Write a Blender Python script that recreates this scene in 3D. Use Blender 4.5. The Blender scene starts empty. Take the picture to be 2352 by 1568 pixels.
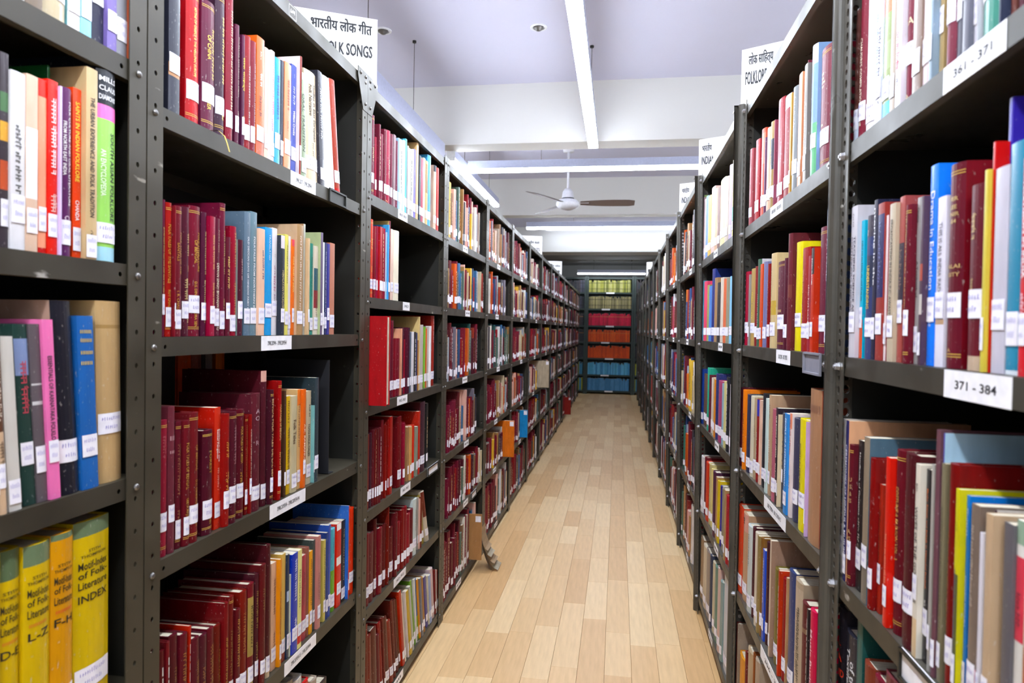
import bpy, math, random
from mathutils import Matrix, Vector
random.seed(11)
R = random.random
SC = bpy.context.scene
COL = SC.collection

# ------------------------------------------------------------------ camera, world, exposure
CAMH, FPX = 1.2442, 1567.5
YAW, PITCH, ROLL = 0.1532, 0.0183, 0.0165
cd = bpy.data.cameras.new('camera'); cam = bpy.data.objects.new('camera', cd); COL.objects.link(cam)
fw = Vector((-math.sin(YAW)*math.cos(PITCH), math.cos(YAW)*math.cos(PITCH), -math.sin(PITCH)))
rt = Vector((math.cos(YAW), math.sin(YAW), 0)); up = rt.cross(fw)
r2 = math.cos(ROLL)*rt + math.sin(ROLL)*up; u2 = -math.sin(ROLL)*rt + math.cos(ROLL)*up
M = Matrix((r2, u2, -fw)).transposed().to_4x4(); M.translation = (0, 0, CAMH)
cam.matrix_world = M
cd.sensor_width = 36; cd.lens = FPX/2352*36; cd.clip_start = .05
cd.dof.use_dof = True; cd.dof.focus_distance = 1.95; cd.dof.aperture_fstop = 6.0
SC.camera = cam
W = bpy.data.worlds.new('hall_light'); SC.world = W; W.use_nodes = True
W.node_tree.nodes['Background'].inputs[0].default_value = (.86, .9, 1, 1)
W.node_tree.nodes['Background'].inputs[1].default_value = .16
SC.view_settings.view_transform = 'Standard'; SC.view_settings.look = 'None'
SC.view_settings.exposure = 2.0; SC.view_settings.gamma = 1; SC.view_settings.use_curve_mapping = False
LAMP = 18.5                      # emission of the tube diffusers
LAMP_COL = (.83, .90, 1.0, 1)
SC.cycles.use_light_tree = False; SC.cycles.max_bounces = 4; SC.cycles.diffuse_bounces = 4; SC.cycles.glossy_bounces = 2; SC.cycles.transmission_bounces = 1; SC.cycles.caustics_reflective = False; SC.cycles.caustics_refractive = False

# ------------------------------------------------------------------ materials
def lin(h):
    c = [int(h[i:i+2], 16)/255 for i in (0, 2, 4)]
    return tuple(x/12.92 if x <= .04045 else ((x+.055)/1.055)**2.4 for x in c)
def new_mat(name):
    m = bpy.data.materials.new(name); m.use_nodes = True
    return m, m.node_tree.nodes, m.node_tree.links, m.node_tree.nodes['Principled BSDF']
def noise(n, l, scale, detail=3, coord='Object', stretch=None):
    tc = n.new('ShaderNodeTexCoord'); t = n.new('ShaderNodeTexNoise')
    t.inputs['Scale'].default_value = scale; t.inputs['Detail'].default_value = detail
    if stretch:
        mp = n.new('ShaderNodeMapping'); mp.inputs['Scale'].default_value = stretch
        l.new(tc.outputs[coord], mp.inputs[0]); l.new(mp.outputs[0], t.inputs['Vector'])
    else: l.new(tc.outputs[coord], t.inputs['Vector'])
    return t
def ramp(n, l, src, stops):
    r = n.new('ShaderNodeValToRGB'); l.new(src, r.inputs[0]); e = r.color_ramp.elements
    e[0].position, e[0].color = stops[0][0], (*stops[0][1], 1); e[1].position, e[1].color = stops[-1][0], (*stops[-1][1], 1)
    for p, c in stops[1:-1]:
        k = e.new(p); k.color = (*c, 1)
    return r
def mult(n, l, a, b, fac=1, mode='MULTIPLY'):
    m = n.new('ShaderNodeMix'); m.data_type = 'RGBA'; m.blend_type = mode; m.inputs[0].default_value = fac
    l.new(a, m.inputs[6]); l.new(b, m.inputs[7]); return m.outputs[2]
def bump(n, l, b, src, strength, dist=.001):
    k = n.new('ShaderNodeBump'); k.inputs['Strength'].default_value = strength; k.inputs['Distance'].default_value = dist
    l.new(src, k.inputs['Height']); l.new(k.outputs[0], b.inputs['Normal'])
def simple(name, h, rough=.5, metal=0, spec=.5, var=(.92, 1.04), sc=60):
    m, n, l, b = new_mat(name); b.inputs['Base Color'].default_value = (*lin(h), 1)
    b.inputs['Roughness'].default_value = rough; b.inputs['Metallic'].default_value = metal
    b.inputs['Specular IOR Level'].default_value = spec
    t = noise(n, l, sc, 2); r = ramp(n, l, t.outputs[0], [(.3, (var[0],)*3), (.7, (var[1],)*3)])
    c = n.new('ShaderNodeRGB'); c.outputs[0].default_value = (*lin(h), 1)
    l.new(mult(n, l, c.outputs[0], r.outputs[0]), b.inputs['Base Color'])
    return m
def cover_mat(name, rough, coat, grain, bstr, low=.8, high=1.1):
    m, n, l, b = new_mat(name)
    a = n.new('ShaderNodeAttribute'); a.attribute_name = 'Col'
    t = noise(n, l, grain, 4, stretch=(1, 1, .25)); r = ramp(n, l, t.outputs[0], [(.3, (low,)*3), (.72, (high,)*3)])
    hs = n.new('ShaderNodeHueSaturation'); hs.inputs['Saturation'].default_value = 1.04; l.new(mult(n, l, a.outputs[0], r.outputs[0]), hs.inputs['Color'])
    ts = noise(n, l, 260, 5, stretch=(1, 1, .5)); rs = ramp(n, l, ts.outputs[0], [(.64, (0, 0, 0)), (.74, (.38, .38, .38))])
    ms = n.new('ShaderNodeMix'); ms.data_type = 'RGBA'; l.new(rs.outputs[0], ms.inputs[0]); l.new(hs.outputs[0], ms.inputs[6]); ms.inputs[7].default_value = (.62, .58, .54, 1)
    l.new(ms.outputs[2], b.inputs['Base Color']); b.inputs['Specular IOR Level'].default_value = .3
    b.inputs['Roughness'].default_value = rough; b.inputs['Coat Weight'].default_value = coat; b.inputs['Coat Roughness'].default_value = .18
    t2 = noise(n, l, 18 if coat > .2 else 900, 2); bump(n, l, b, t2.outputs[0], bstr, .002 if coat > .2 else .0004)
    return m
M_CLOTH = cover_mat('book_cloth', .46, .06, 70, .3)
M_PAPER = cover_mat('book_jacket', .42, .22, 60, .12, .88, 1.06)
def pages_mat():
    m, n, l, b = new_mat('page_edges')
    t = noise(n, l, 900, 2, stretch=(.05, 1, .05)); r = ramp(n, l, t.outputs[0], [(.3, lin('a89c84')), (.7, lin('e4dac4'))])
    l.new(r.outputs[0], b.inputs['Base Color']); b.inputs['Roughness'].default_value = .85
    return m
M_PAGE = pages_mat()
M_LABEL = simple('label_paper', 'eeecf4', .6)
M_INK = simple('label_ink', '6a5cb8', .7)
M_CARD = simple('card_white', 'f2f1f4', .55)
M_BLACK = simple('print_black', '16161c', .6)
_ink = {}
def ink(h):
    if h not in _ink:
        g = h in ('e8c860', 'd8a838', 'c89838', 'd8b878', 'c89a38', 'b88a38', 'e0c898', 'a87838', 'b08030')
        _ink[h] = simple('print_' + h, h, .38 if g else .55, .35 if g else 0)
    return _ink[h]
def steel(name, h, wear, sc, rough=.42):
    m, n, l, b = new_mat(name)
    t = noise(n, l, 9, 4); base = ramp(n, l, t.outputs[0], [(.3, tuple(.75*x for x in lin(h))), (.75, tuple(1.2*x for x in lin(h)))])
    t2 = noise(n, l, sc, 6, stretch=(1, .35, 1)); w = ramp(n, l, t2.outputs[0], [(.70, (0, 0, 0)), (.74, (1, 1, 1))])
    mx = n.new('ShaderNodeMix'); mx.data_type = 'RGBA'; l.new(base.outputs[0], mx.inputs[6]); mx.inputs[7].default_value = (*lin(wear), 1)
    l.new(w.outputs[0], mx.inputs[0]); l.new(mx.outputs[2], b.inputs['Base Color'])
    rr = ramp(n, l, t.outputs[0], [(.3, (rough-.08,)*3), (.7, (rough+.1,)*3)]); l.new(rr.outputs[0], b.inputs['Roughness'])
    b.inputs['Metallic'].default_value = .05; b.inputs['Specular IOR Level'].default_value = .42
    t3 = noise(n, l, 45, 3); bump(n, l, b, t3.outputs[0], .12, .001)
    return m
M_STEEL = steel('olive_enamel_steel', '3f3a2e', '8a8478', 34)
M_LIP = steel('worn_shelf_edge_steel', '39352b', 'a8a49c', 26, .42)
M_STEELR = steel('slotted_angle_steel', '4c4840', '9a968e', 34, .34)
M_PANEL = steel('dark_panel_steel', '201f1a', '3a3832', 30, .5)
M_BOLT = simple('bolt_steel', '7c7a78', .35, .8)
M_HEX = simple('zinc_nut', 'b4b4b8', .35, .6)
M_DARK = simple('dark_holder_metal', '24241f', .45, .3)
M_GREYM = simple('grey_holder_metal', '8c8c98', .5, .2)
M_GREEN = steel('green_grey_steel', '2c3a36', '5c6a66', 30)
def wood(name, objrand):
    m, n, l, b = new_mat(name)
    if objrand:
        oi = n.new('ShaderNodeObjectInfo'); src = oi.outputs['Random']
    else:
        a = n.new('ShaderNodeAttribute'); a.attribute_name = 'Col'; src = a.outputs['Fac']
    base = ramp(n, l, src, [(0, lin('d0a670')), (.3, lin('dab480')), (.65, lin('e0be8c')), (1, lin('e8ca9a'))])
    t = noise(n, l, 7, 5, 'Object', (9, 1, 9)); r = ramp(n, l, t.outputs[0], [(.32, (.92, .90, .87)), (.62, (1.04, 1.04, 1.04))])
    t4 = noise(n, l, 2.2, 3, 'Object'); r4 = ramp(n, l, t4.outputs[0], [(.3, (.93, .91, .88)), (.7, (1.03, 1.03, 1.03))])
    c = mult(n, l, base.outputs[0], r.outputs[0]); c = mult(n, l, c, r4.outputs[0]); l.new(c, b.inputs['Base Color'])
    b.inputs['Roughness'].default_value = .42; b.inputs['Coat Weight'].default_value = .12; b.inputs['Coat Roughness'].default_value = .35
    return m
M_WOOD = wood('laminate_plank', True); M_WOODS = wood('laminate_plank_far', False)
M_SEAM = simple('floor_underlay', '8a6a44', .8)
M_CEIL = simple('ceiling_paint', 'd2d2e6', .8, var=(.985, 1.01), sc=1.5)
M_WALL = simple('wall_cream_paint', 'eae8e2', .8, var=(.985, 1.01), sc=1.5)
M_BEAM = simple('beam_paint', 'dad9d5', .8, var=(.985, 1.01), sc=1.5)
M_LOW = simple('dim_end_paint', '8a8a88', .9, var=(.97, 1.02), sc=2)  # dimness of the far end put into the grey of ceiling and wall
M_WHITE = simple('white_enamel', 'eceef2', .35)
M_FANW = simple('fan_enamel', 'd4d4da', .3)
M_FANB = simple('fan_blade_brown', '8c7c78', .4)
def lamp_mat(s):
    m, n, l, b = new_mat('tube_diffuser'); b.inputs['Base Color'].default_value = (.9, .9, .9, 1)
    b.inputs['Emission Color'].default_value = LAMP_COL; b.inputs['Emission Strength'].default_value = s
    return m
M_LAMP = lamp_mat(LAMP); M_LAMPFAR = lamp_mat(LAMP*.36); M_LAMPNEAR = lamp_mat(LAMP*1.3); M_LAMPX = lamp_mat(LAMP*.8); M_LAMPEND = lamp_mat(LAMP*.3)
M_HOUS = simple('lamp_housing_enamel', 'a4a8c0', .4)

# ------------------------------------------------------------------ mesh helper
class MB:
    def __init__(s): s.v = []; s.f = []; s.m = []; s.c = []; s.usecol = False; s.smooth = []
    def quad(s, pts, mi=0, col=None):
        i = len(s.v); s.v += [tuple(p) for p in pts]; s.f.append(tuple(range(i, i+len(pts)))); s.m.append(mi); s.c.append(col or (1, 1, 1))
        if col: s.usecol = True
    def box(s, x0, x1, y0, y1, z0, z1, mi=0, col=None):
        i = len(s.v)
        s.v += [(x, y, z) for z in (z0, z1) for y in (y0, y1) for x in (x0, x1)]
        for q in ((0, 2, 3, 1), (4, 5, 7, 6), (0, 1, 5, 4), (2, 6, 7, 3), (0, 4, 6, 2), (1, 3, 7, 5)):
            s.f.append(tuple(i+k for k in q)); s.m.append(mi); s.c.append(col or (1, 1, 1))
        if col: s.usecol = True
    def tube(s, pts, rad, seg=8, mi=0, cap=True):
        rings = []
        for k, p in enumerate(pts):
            p = Vector(p); a = Vector(pts[max(0, k-1)]); b = Vector(pts[min(len(pts)-1, k+1)]); d = (b-a).normalized()
            x = d.orthogonal().normalized(); y = d.cross(x); r = rad[k] if isinstance(rad, (list, tuple)) else rad
            i = len(s.v); s.v += [tuple(p + r*(math.cos(2*math.pi*j/seg)*x + math.sin(2*math.pi*j/seg)*y)) for j in range(seg)]; rings.append(i)
        for a, b in zip(rings, rings[1:]):
            for j in range(seg): s.f.append((a+j, a+(j+1) % seg, b+(j+1) % seg, b+j)); s.m.append(mi); s.c.append((1, 1, 1))
        if cap:
            s.f.append(tuple(rings[0]+j for j in range(seg))[::-1]); s.f.append(tuple(rings[-1]+j for j in range(seg))); s.m += [mi]*2; s.c += [(1, 1, 1)]*2
    def lathe(s, prof, seg=24, c=(0, 0, 0), mi=0):
        rings = []
        for r, z in prof:
            i = len(s.v); s.v += [(c[0]+r*math.cos(2*math.pi*j/seg), c[1]+r*math.sin(2*math.pi*j/seg), c[2]+z) for j in range(seg)]; rings.append(i)
        for a, b in zip(rings, rings[1:]):
            for j in range(seg): s.f.append((a+j, a+(j+1) % seg, b+(j+1) % seg, b+j)); s.m.append(mi); s.c.append((1, 1, 1))
        s.f.append(tuple(rings[0]+j for j in range(seg))[::-1]); s.f.append(tuple(rings[-1]+j for j in range(seg))); s.m += [mi]*2; s.c += [(1, 1, 1)]*2
    def mesh(s, name, mats, smooth=False):
        me = bpy.data.meshes.new(name); me.from_pydata(s.v, [], s.f)
        for m in mats: me.materials.append(m)
        me.polygons.foreach_set('material_index', s.m)
        if s.usecol:
            at = me.attributes.new('Col', 'FLOAT_COLOR', 'FACE')
            at.data.foreach_set('color', [k for c in s.c for k in (*c, 1)])
        if smooth: me.polygons.foreach_set('use_smooth', [True]*len(s.f))
        me.update(); return me
    def obj(s, name, mats, parent=None, loc=(0, 0, 0), smooth=False):
        return link(name, s.mesh(name, mats, smooth), parent, loc)
def link(name, data, parent=None, loc=(0, 0, 0), rot=None):
    o = bpy.data.objects.new(name, data); COL.objects.link(o); o.location = loc
    if rot: o.rotation_euler = rot
    if parent: o.parent = parent
    return o
def tag(o, label, cat, group=None):
    o['label'] = label; o['category'] = cat
    if group: o['group'] = group
    return o
def empty(name, loc, label=None, cat=None, group=None):
    o = link(name, None, None, loc); o.empty_display_size = .05
    if label: tag(o, label, cat, group)
    return o
def struct(name, mb, mats, parent=None):
    o = mb.obj(name, mats, parent); o['kind'] = 'structure'; return o
ORD = 'first second third fourth fifth sixth seventh eighth ninth tenth eleventh twelfth thirteenth fourteenth fifteenth sixteenth seventeenth eighteenth nineteenth twentieth twenty-first twenty-second twenty-third twenty-fourth twenty-fifth twenty-sixth twenty-seventh twenty-eighth twenty-ninth thirtieth thirty-first thirty-second thirty-third thirty-fourth thirty-fifth thirty-sixth thirty-seventh thirty-eighth thirty-ninth fortieth forty-first'.split()

# ------------------------------------------------------------------ book data: rack+shelf|own object|Y|thickness|height|X of spine|lean|depth|spine|sides|bands|gilt|label z|titles
DATA = '''L01|0|.6684|.0139|.205|-.7184|.000|.129|8a3a30||||.025|
L01|0|.6827|.0167|.208|-.7170|.000|.144|c8b090||||.025|
L01|0|.7022|.0123|.245|-.7200|.000|.168|303848||||.025|
L01|0|.7149|.0193|.243|-.7175|.000|.154|d8d4d0||||.025|
L01|0|.7347|.0244|.214|-.7167|.000|.143|7a6a5a||||.025|
L01|1|.7627|.0393|.239|-.7200|.000|.164|b8a888||||.025|
L01|1|.8078|.0211|.248|-.7252|.000|.155|7fc4d0||.0-.28:e8e4e0||.025|
L01|1|.8292|.0186|.231|-.7240|.000|.156|8ccbd6||||.025|
L01|1|.8482|.0217|.225|-.7237|.000|.143|23233a||||.055|
L01|1|.8703|.0182|.223|-.7182|.000|.140|7a6aa8||||.025|
L01|1|.8924|.0209|.251|-.7214|.000|.173|8a8a90||||.02|
L01|1|.9137|.0090|.228|-.7188|.000|.147|b0583a||||.025|
L02|0|.6529|.0144|.187|-.7251|.000|.126|6a2028||||.025|
L02|0|.6677|.0151|.198|-.7217|.000|.127|c8b090||||.025|
L02|0|.6857|.0218|.220|-.7248|.000|.146|4a3a38||||.025|
L02|1|.7079|.0108|.231|-.7245|.000|.152|3a3238||.3-.45:c05838,.55-.65:d8a040,.7-.8:4a7048||.025|
L02|1|.7192|.0202|.214|-.7211|.000|.139|dcdadc||||.03|.3-.75:~:5a5a58
L02|1|.7397|.0167|.217|-.7201|.000|.152|d8b8a0||.3-.7:f4f0f0||.02|
L02|1|.7589|.0124|.218|-.7220|.000|.139|f0a080||.0-.03:c02020,.9-1:e02818||.025|
L02|1|.7717|.0154|.222|-.7203|.000|.145|e2261c||||.02|.1-.55:#:f4f0f0;.65-.85:#:f0d0c8
L02|1|.7874|.0034|.218|-.7176|.000|.138|d8c0e8||||.025|
L02|1|.7927|.0171|.220|-.7191|.000|.147|5a2458||||.012|.08-.7:FOLK CULTURE AND ORAL LITERATURE:f0ece8:.5;.2-.52:FROM NORTH EAST INDIA:f0ece8:-.5;.76-.9:Chaudhuri:e0c8d8
L02|1|.8093|.0040|.255|-.7570|.000|.164|1f6030||||.025|
L02|1|.8161|.0145|.227|-.7241|.000|.147|e84a28||||.006|.08-.55:SAINTS IN INDIAN FOLKLORE:f0d040;.66-.78:CHANDA:f4f0f0
L02|1|.8310|.0198|.260|-.7164|.000|.177|c8ac80||||.0|.15-.78:THE URBAN EXPERIENCE AND FOLK TRADITION:2a2622;.85-.93:~:2a2622
L02|1|.8524|.0370|.284|-.7165|.000|.183|9ad468|181c28|.77-1:141822,.70-.77:f078b8,.0-.07:a8d8e8||.025|h.09-.115:MILLS:f0f0f0;h.135-.16:CLAUS:f0f0f0;h.18-.205:DIAMOND:f0f0f0;.36-.8:SOUTH ASIAN FOLKLORE:1c2820:.5;.45-.68:AN ENCYCLOPEDIA:e8f4d8:-.5
L03|0|.6563|.0165|.233|-.7216|.000|.146|702030||||.025|
L03|0|.6760|.0155|.226|-.7250|.000|.153|d0c0a8||||.025|
L03|0|.6919|.0090|.222|-.7170|.000|.154|30503a||||.025|
L03|1|.7012|.0111|.220|-.7166|-.011|.153|5a3a28||.0-.45:d0b090||.03|.15-.5:~:e0d0c0;.6-.75:#:3a2a20
L03|1|.7159|.0173|.212|-.7183|-.014|.144|c8c4bc||||.005|
L03|1|.7407|.0195|.227|-.7237|-.016|.158|1e3a34||.72-.92:8090b8||.05|.2-.5:#:c04050
L03|1|.7605|.0157|.227|-.7222|-.015|.141|5e555a||.55-.57:c8c8c8,.66-.67:c8c8c8||.035|
L03|1|.7767|.0165|.233|-.7184|-.015|.150|e878b0||||.045|.2-.7:ESSENTIALS OF KARNATAKA FOLKLORE:2a1a28
L03|1|.7965|.0333|.258|-.7193|-.018|.180|1a1a24|b09080|||.04|
L03|1|.8301|.0287|.239|-.7178|-.013|.163|2a62a8||||.045|h.08-.1:~:c0a860;h.13-.15:~:c0a860;h.2-.22:~:c0a860;h.26-.28:~:c0a860
L03|1|.8635|.0478|.261|-.7206|-.005|.170|b8996c|c8a878|.85-.87:a08050||.07|
L04|0|.6478|.0297|.269|-.7254|.000|.170|ccac16||||.025|
L04|0|.6779|.0294|.266|-.7222|.000|.173|ccac16||||.025|
L04|1|.7092|.0310|.265|-.7242|.000|.185|ccac16||.86-1:56684a||.025|h.19-.205:STITH:3a3010;h.215-.23:THOMPSON:3a3010;h.25-.29:Motif-Index:2a2410;h.3-.335:of Folk-:2a2410;h.35-.39:Literature:2a2410;h.42-.435:~:d07820;h.46-.5:D-E:2a2410
L04|1|.7406|.0401|.262|-.7189|.000|.170|ccac16||.9-1:66785a||.025|h.15-.165:STITH:3a3010;h.175-.19:THOMPSON:3a3010;h.21-.25:Motif-Index:2a2410;h.26-.295:of Folk-:2a2410;h.31-.35:Literature:2a2410;h.38-.395:~:d07820;h.42-.46:L-Z:2a2410
L04|1|.7811|.0363|.264|-.7179|.000|.164|d09010||.97-1:66785a||.025|h.15-.165:STITH:3a3010;h.175-.19:THOMPSON:3a3010;h.21-.25:Motif-Index:2a2410;h.26-.295:of Folk-:2a2410;h.31-.35:Literature:2a2410;h.38-.395:~:d05820;h.42-.46:F-H:2a2410
L04|1|.8210|.0654|.268|-.7204|.000|.167|ceb018||.92-1:66785a||.03|h.15-.165:STITH:3a3010;h.175-.19:THOMPSON:3a3010;h.21-.25:Motif-Index:2a2410;h.26-.295:of Folk-:2a2410;h.31-.35:Literature:2a2410;h.38-.42:INDEX:2a2410
L11|1|1.0029|.0281|.207|-.7177|.000|.132|2a2c3a||.28-.38:b08058||.06|
L11|1|1.0606|.0364|.225|-.7238|.000|.147|b4181f|||1|.04|.12-.64:MYTHS OF GREECE & THE HELLENIC EUROPE:e8c860;.7-.84:~:e8c860
L11|1|1.0984|.0383|.225|-.7196|.000|.140|5c1434|||1|.045|.2-.6:~:e8c860:.55;.26-.45:OF CHINA:e8c860:-.2;.68-.84:WERNER:e8c860:-.2
L11|1|1.1371|.0296|.256|-.7189|.000|.167|38182e|||1|.035|.16-.66:~:e8c860:.4;.76-.92:~:e8c860:.4
L11|1|1.1671|.0230|.265|-.7170|.000|.169|84182c||||.02|.1-.8:~:e8d8b8:.3
L11|1|1.2008|.0129|.225|-.7202|.000|.155|5a1c38||||.02|.1-.6:FOLKLORE RESEARCH IN INDIA:e8dcc8:.4;.72-.9:~:e8dcc8:.4
L11|0|1.2141|.0030|.226|-.7258|.000|.155|6a1c30||||.025|~
L11|1|1.2197|.0092|.213|-.7181|.000|.141|50183a||||.02|.2-.5:लोक सािहत्य:e8d048;.72-.8:#:e8d048
L11|1|1.2293|.0206|.217|-.7166|.000|.135|8a1a22||||.015|.25-.62:#:e8e0d8:.3;.66-.84:#:e8e0d8:.3
L11|1|1.2507|.0177|.215|-.7166|.000|.138|7a1c2c||||.015|.2-.8:~:e8e0d8:.5
L11|1|1.2710|.0293|.234|-.7177|.000|.149|e06a38|e87038|.0-.14:c85a38||.025|.12-.2:~:f4e8e0;.3-.42:#:f4f0ec;.5-.68:~:5a4038
L11|1|1.3110|.0149|.227|-.7228|.000|.144|f0c8b4||||.02|
L11|1|1.3263|.0152|.227|-.7175|.000|.145|f4e4e8||||.01|.05-.6:#:d868c0;.62-.75:~:7a50c0
L11|1|1.3419|.0228|.219|-.7164|.000|.151|2a9ccc||||.03|.15-.6:#:203890;.68-.72:~:203890
L11|1|1.3745|.0139|.225|-.7209|.000|.142|20283c||||.02|
L11|1|1.3887|.0283|.228|-.7185|.000|.142|e8946c||||.03|.15-.45:#:a04828;.55-.65:~:a04828
L11|1|1.4331|.0238|.240|-.7260|.000|.167|4a58a8||||.025|.08-.12:~:d8dcf4;.2-.4:~:d8dcf4;.42-.65:William Crooke:f0f0f8
L11|1|1.4573|.0094|.266|-.7172|.000|.177|8a3a30|e8dcdc|||.03|.1-.75:~:2a1818
L11|1|1.4763|.0247|.236|-.7213|-.011|.165|8a9a78||.93-1:c8c4b0||.01|.2-.75:ORAL TRADITION:3c4a38
L11|1|1.5121|.0628|.255|-.7237|-.017|.166|d4c0a0||||.025|.1-.62:Studies in East European:4a4036:.4;.12-.4:Folk Narrative:3a3028:-.3;.64-.78:~:6a5c48:.1
L11|1|1.5753|.0240|.271|-.7201|-.023|.188|2c2c38||||.012|.15-.6:~:d8d8dc
L11|1|1.6220|.0475|.276|-.7259|-.032|.185|f0ecf0|||||
L11|1|1.6721|.0329|.279|-.7208|-.045|.190|a04030|f0e8ec|.0-.05:c01818||.025|
L12|1|.9983|.0064|.220|-.7234|.000|.152|6a1838||||.035|.2-.8:~:d8b060
L12|1|1.0051|.0145|.217|-.7209|.000|.138|a8201c|||1|.015|.16-.6:FOLK TALES OF THE SANTALS:d8a838;.65-.9:ROY CHAUDHURY, I.:d8a838
L12|0|1.0199|.0030|.213|-.7169|.000|.132|7a1c26|||1|.025|
L12|1|1.0238|.0189|.215|-.7181|.000|.149|701a28|||1|.012|.2-.52:FOLK TALES OF THE:c89838:.5;.28-.42:SANTALS:c89838:-.3;.65-.9:I. R. CHAUDHURY:c89838:-.3
L12|1|1.0529|.0194|.219|-.7247|.000|.136|501428||||.03|.2-.38:#:d8c080:.4;.45-.5:#:d8c080:.4;.55-.72:#:d8c080:-.2;.78-.9:#:d8c080:.4
L12|1|1.0736|.0322|.225|-.7250|.000|.155|74182c|||1|.04|.2-.5:FOLK LITERATURE:d8a838:.5;.26-.44:OF BENGAL:d8a838:-.1;.58-.93:D.S. DINESHCHANDRA SEN:d8a838:-.1
L12|1|1.1073|.0143|.219|-.7252|.000|.138|4c1430||||.025|.15-.5:#:e0cc90:.2;.55-.9:~:e0cc90:.2
L12|1|1.1220|.0148|.214|-.7194|.000|.146|9a1c3a||||.02|.15-.45:#:d8a860:.3;.55-.9:#:d8a860:.3
L12|1|1.1426|.0166|.214|-.7226|.000|.146|601830||||.015|.1-.3:~:d0b090:.4;.38-.95:DEWAN SINGH BHANGWAINGMUTHU:d8c8b0
L12|1|1.1622|.0171|.245|-.7240|.000|.169|6a1430|||1|.012|.2-.55:#:e0c878:.4;.72-.8:~:e0c878:.4
L12|1|1.1797|.0137|.185|-.7224|.000|.123|5c1428||||.03|.2-.55:~:e0c068;.68-.76:~:e0c068
L12|1|1.1970|.0213|.208|-.7241|.000|.144|94182e||||.005|.05-.38:#:d8b060:.3;.5-.9:#:d8b060:.3
L12|1|1.2188|.0175|.185|-.7213|.000|.118|4a1428|8aa098|||.032|.2-.45:~:c8a0a0:.3
L12|1|1.2396|.0223|.243|-.7225|.000|.164|5c7284||||.02|.08-.1:~:c0d0dc;.2-.9:OLD DECCAN DAYS OR HINDOO FAIRY LEGENDS:e8ecf0:.2
L12|1|1.2634|.0235|.247|-.7229|.000|.159|64808c||||.02|.08-.1:~:c0d0dc;.2-.86:FOLKTALES FROM NORTHERN INDIA:e8ecf0:.1
L12|1|1.2872|.0244|.217|-.7187|.000|.150|e8bca0||||.02|.2-.5:~:4a5a88:.5
L12|1|1.3245|.0281|.225|-.7252|.000|.154|1e98d8||.24-.26:b89060||.035|.06-.3:TRANSLATED:d0f0fc:.3
L12|1|1.3542|.0212|.228|-.7256|.000|.150|e0dcde||||.04|.24-.28:~:3a3438;.35-.45:~:903858;.45-.6:~:b04878;.62-.74:~:704068
L12|1|1.3758|.0167|.215|-.7167|.000|.143|242c38||.87-1:e0d8dc||.025|.35-.75:HIMALAYAN FOLKLORE:b8a878
L12|1|1.4110|.0151|.222|-.7257|.000|.138|e8e070||||.02|.1-.6:ANCIENT KINGS:5a5220:.2
L12|1|1.4270|.0101|.220|-.7256|.000|.137|e4dcdc||||.012|
L12|1|1.4375|.0117|.214|-.7227|.000|.143|e87020||.93-1:e8586c||.025|.18-.55:FOLK TALES OF INDIA:f4d880
L12|1|1.4495|.0286|.250|-.7164|.000|.165|a88458|c8a888|||.025|.1-.85:~:e8d8c8:.2
L12|1|1.4969|.0098|.258|-.7250|.000|.178|b4b4a6|b89068|||.018|
L12|0|1.5072|.0082|.226|-.7173|.000|.151|d0b088||||.03|
L12|1|1.5344|.0161|.218|-.7257|.000|.138|2a8a78||||.01|.15-.6:~:183c38:.2
L12|1|1.5509|.0221|.214|-.7227|.000|.139|d8ccb8||.3-.5:8a3038,.5-.75:305868||.012|.6-.9:~:4a4038:.2
L12|1|1.5734|.0124|.249|-.7166|.000|.170|6a5a7a|a8b488|||.02|
L12|0|1.5889|.0081|.227|-.7177|.000|.151|f0f0f0||||.025|
L12|1|1.6080|.0146|.229|-.7224|.000|.142|1c2c5c||||.015|.1-.9:~:c8cce0:.1
L12|1|1.6230|.0155|.228|-.7217|.000|.157|3c3c90||||.035|
L12|1|1.6440|.0289|.233|-.7235|.000|.160|c08068||||.015|
L13|1|.9553|.0296|.233|-.7169|.000|.154|601020||||.025|
L13|1|.9928|.0218|.222|-.7214|.001|.144|8c2034|||1|.04|.12-.3:~:a04850
L13|1|1.0149|.0161|.242|-.7198|-.001|.160|6a2c38||||.05|h.2-.23:~:b08088;h.3-.32:~:b08088
L13|1|1.0382|.0150|.214|-.7239|.000|.148|5c1222|||1|.015|.18-.6:~:906040;.7-.88:~:906040
L13|1|1.0535|.0160|.214|-.7191|.000|.145|64141e|||1|.015|.18-.55:FOLK TALES OF BENGAL:b88a38;.62-.85:GEETA MAJUMDAR:b88a38
L13|1|1.0699|.0252|.225|-.7183|.000|.140|6a181e|||1|.03|.25-.45:OF BENGAL:b88a38:.2;.52-.88:D.C. DINESHCHANDRA SEN:b88a38:.2
L13|1|1.1122|.0301|.188|-.7209|.000|.121|4c0e20|||1|.025|.2-.42:FOREST:c89a38:.2;.66-.9:VERRIER ELWIN:c89a38:.2
L13|1|1.1507|.0185|.225|-.7257|.000|.149|c83a2c|c02820|||.02|.18-.45:Folklore of the:f0e0d8:.5;.18-.42:Santal Parganas:f0e0d8:-.1;.5-.7:~:e8a090:.3
L13|1|1.1696|.0188|.211|-.7170|.000|.139|8a1614||||.03|.25-.4:~:d09838;.52-.85:~:d09838
L13|1|1.1895|.0243|.212|-.7171|.000|.143|4c1020|||1|.035|.12-.5:#:b08088:.2;.6-.85:~:b08088:.2
L13|1|1.2233|.0254|.213|-.7222|.000|.140|560e1e|||1|.04|.16-.5:FOLK TALES OF ORISSA:c89a38;.58-.82:~:c89a38
L13|1|1.2543|.0099|.198|-.7249|.000|.124|701416|||1|.02|.1-.8:~:a06030
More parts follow.
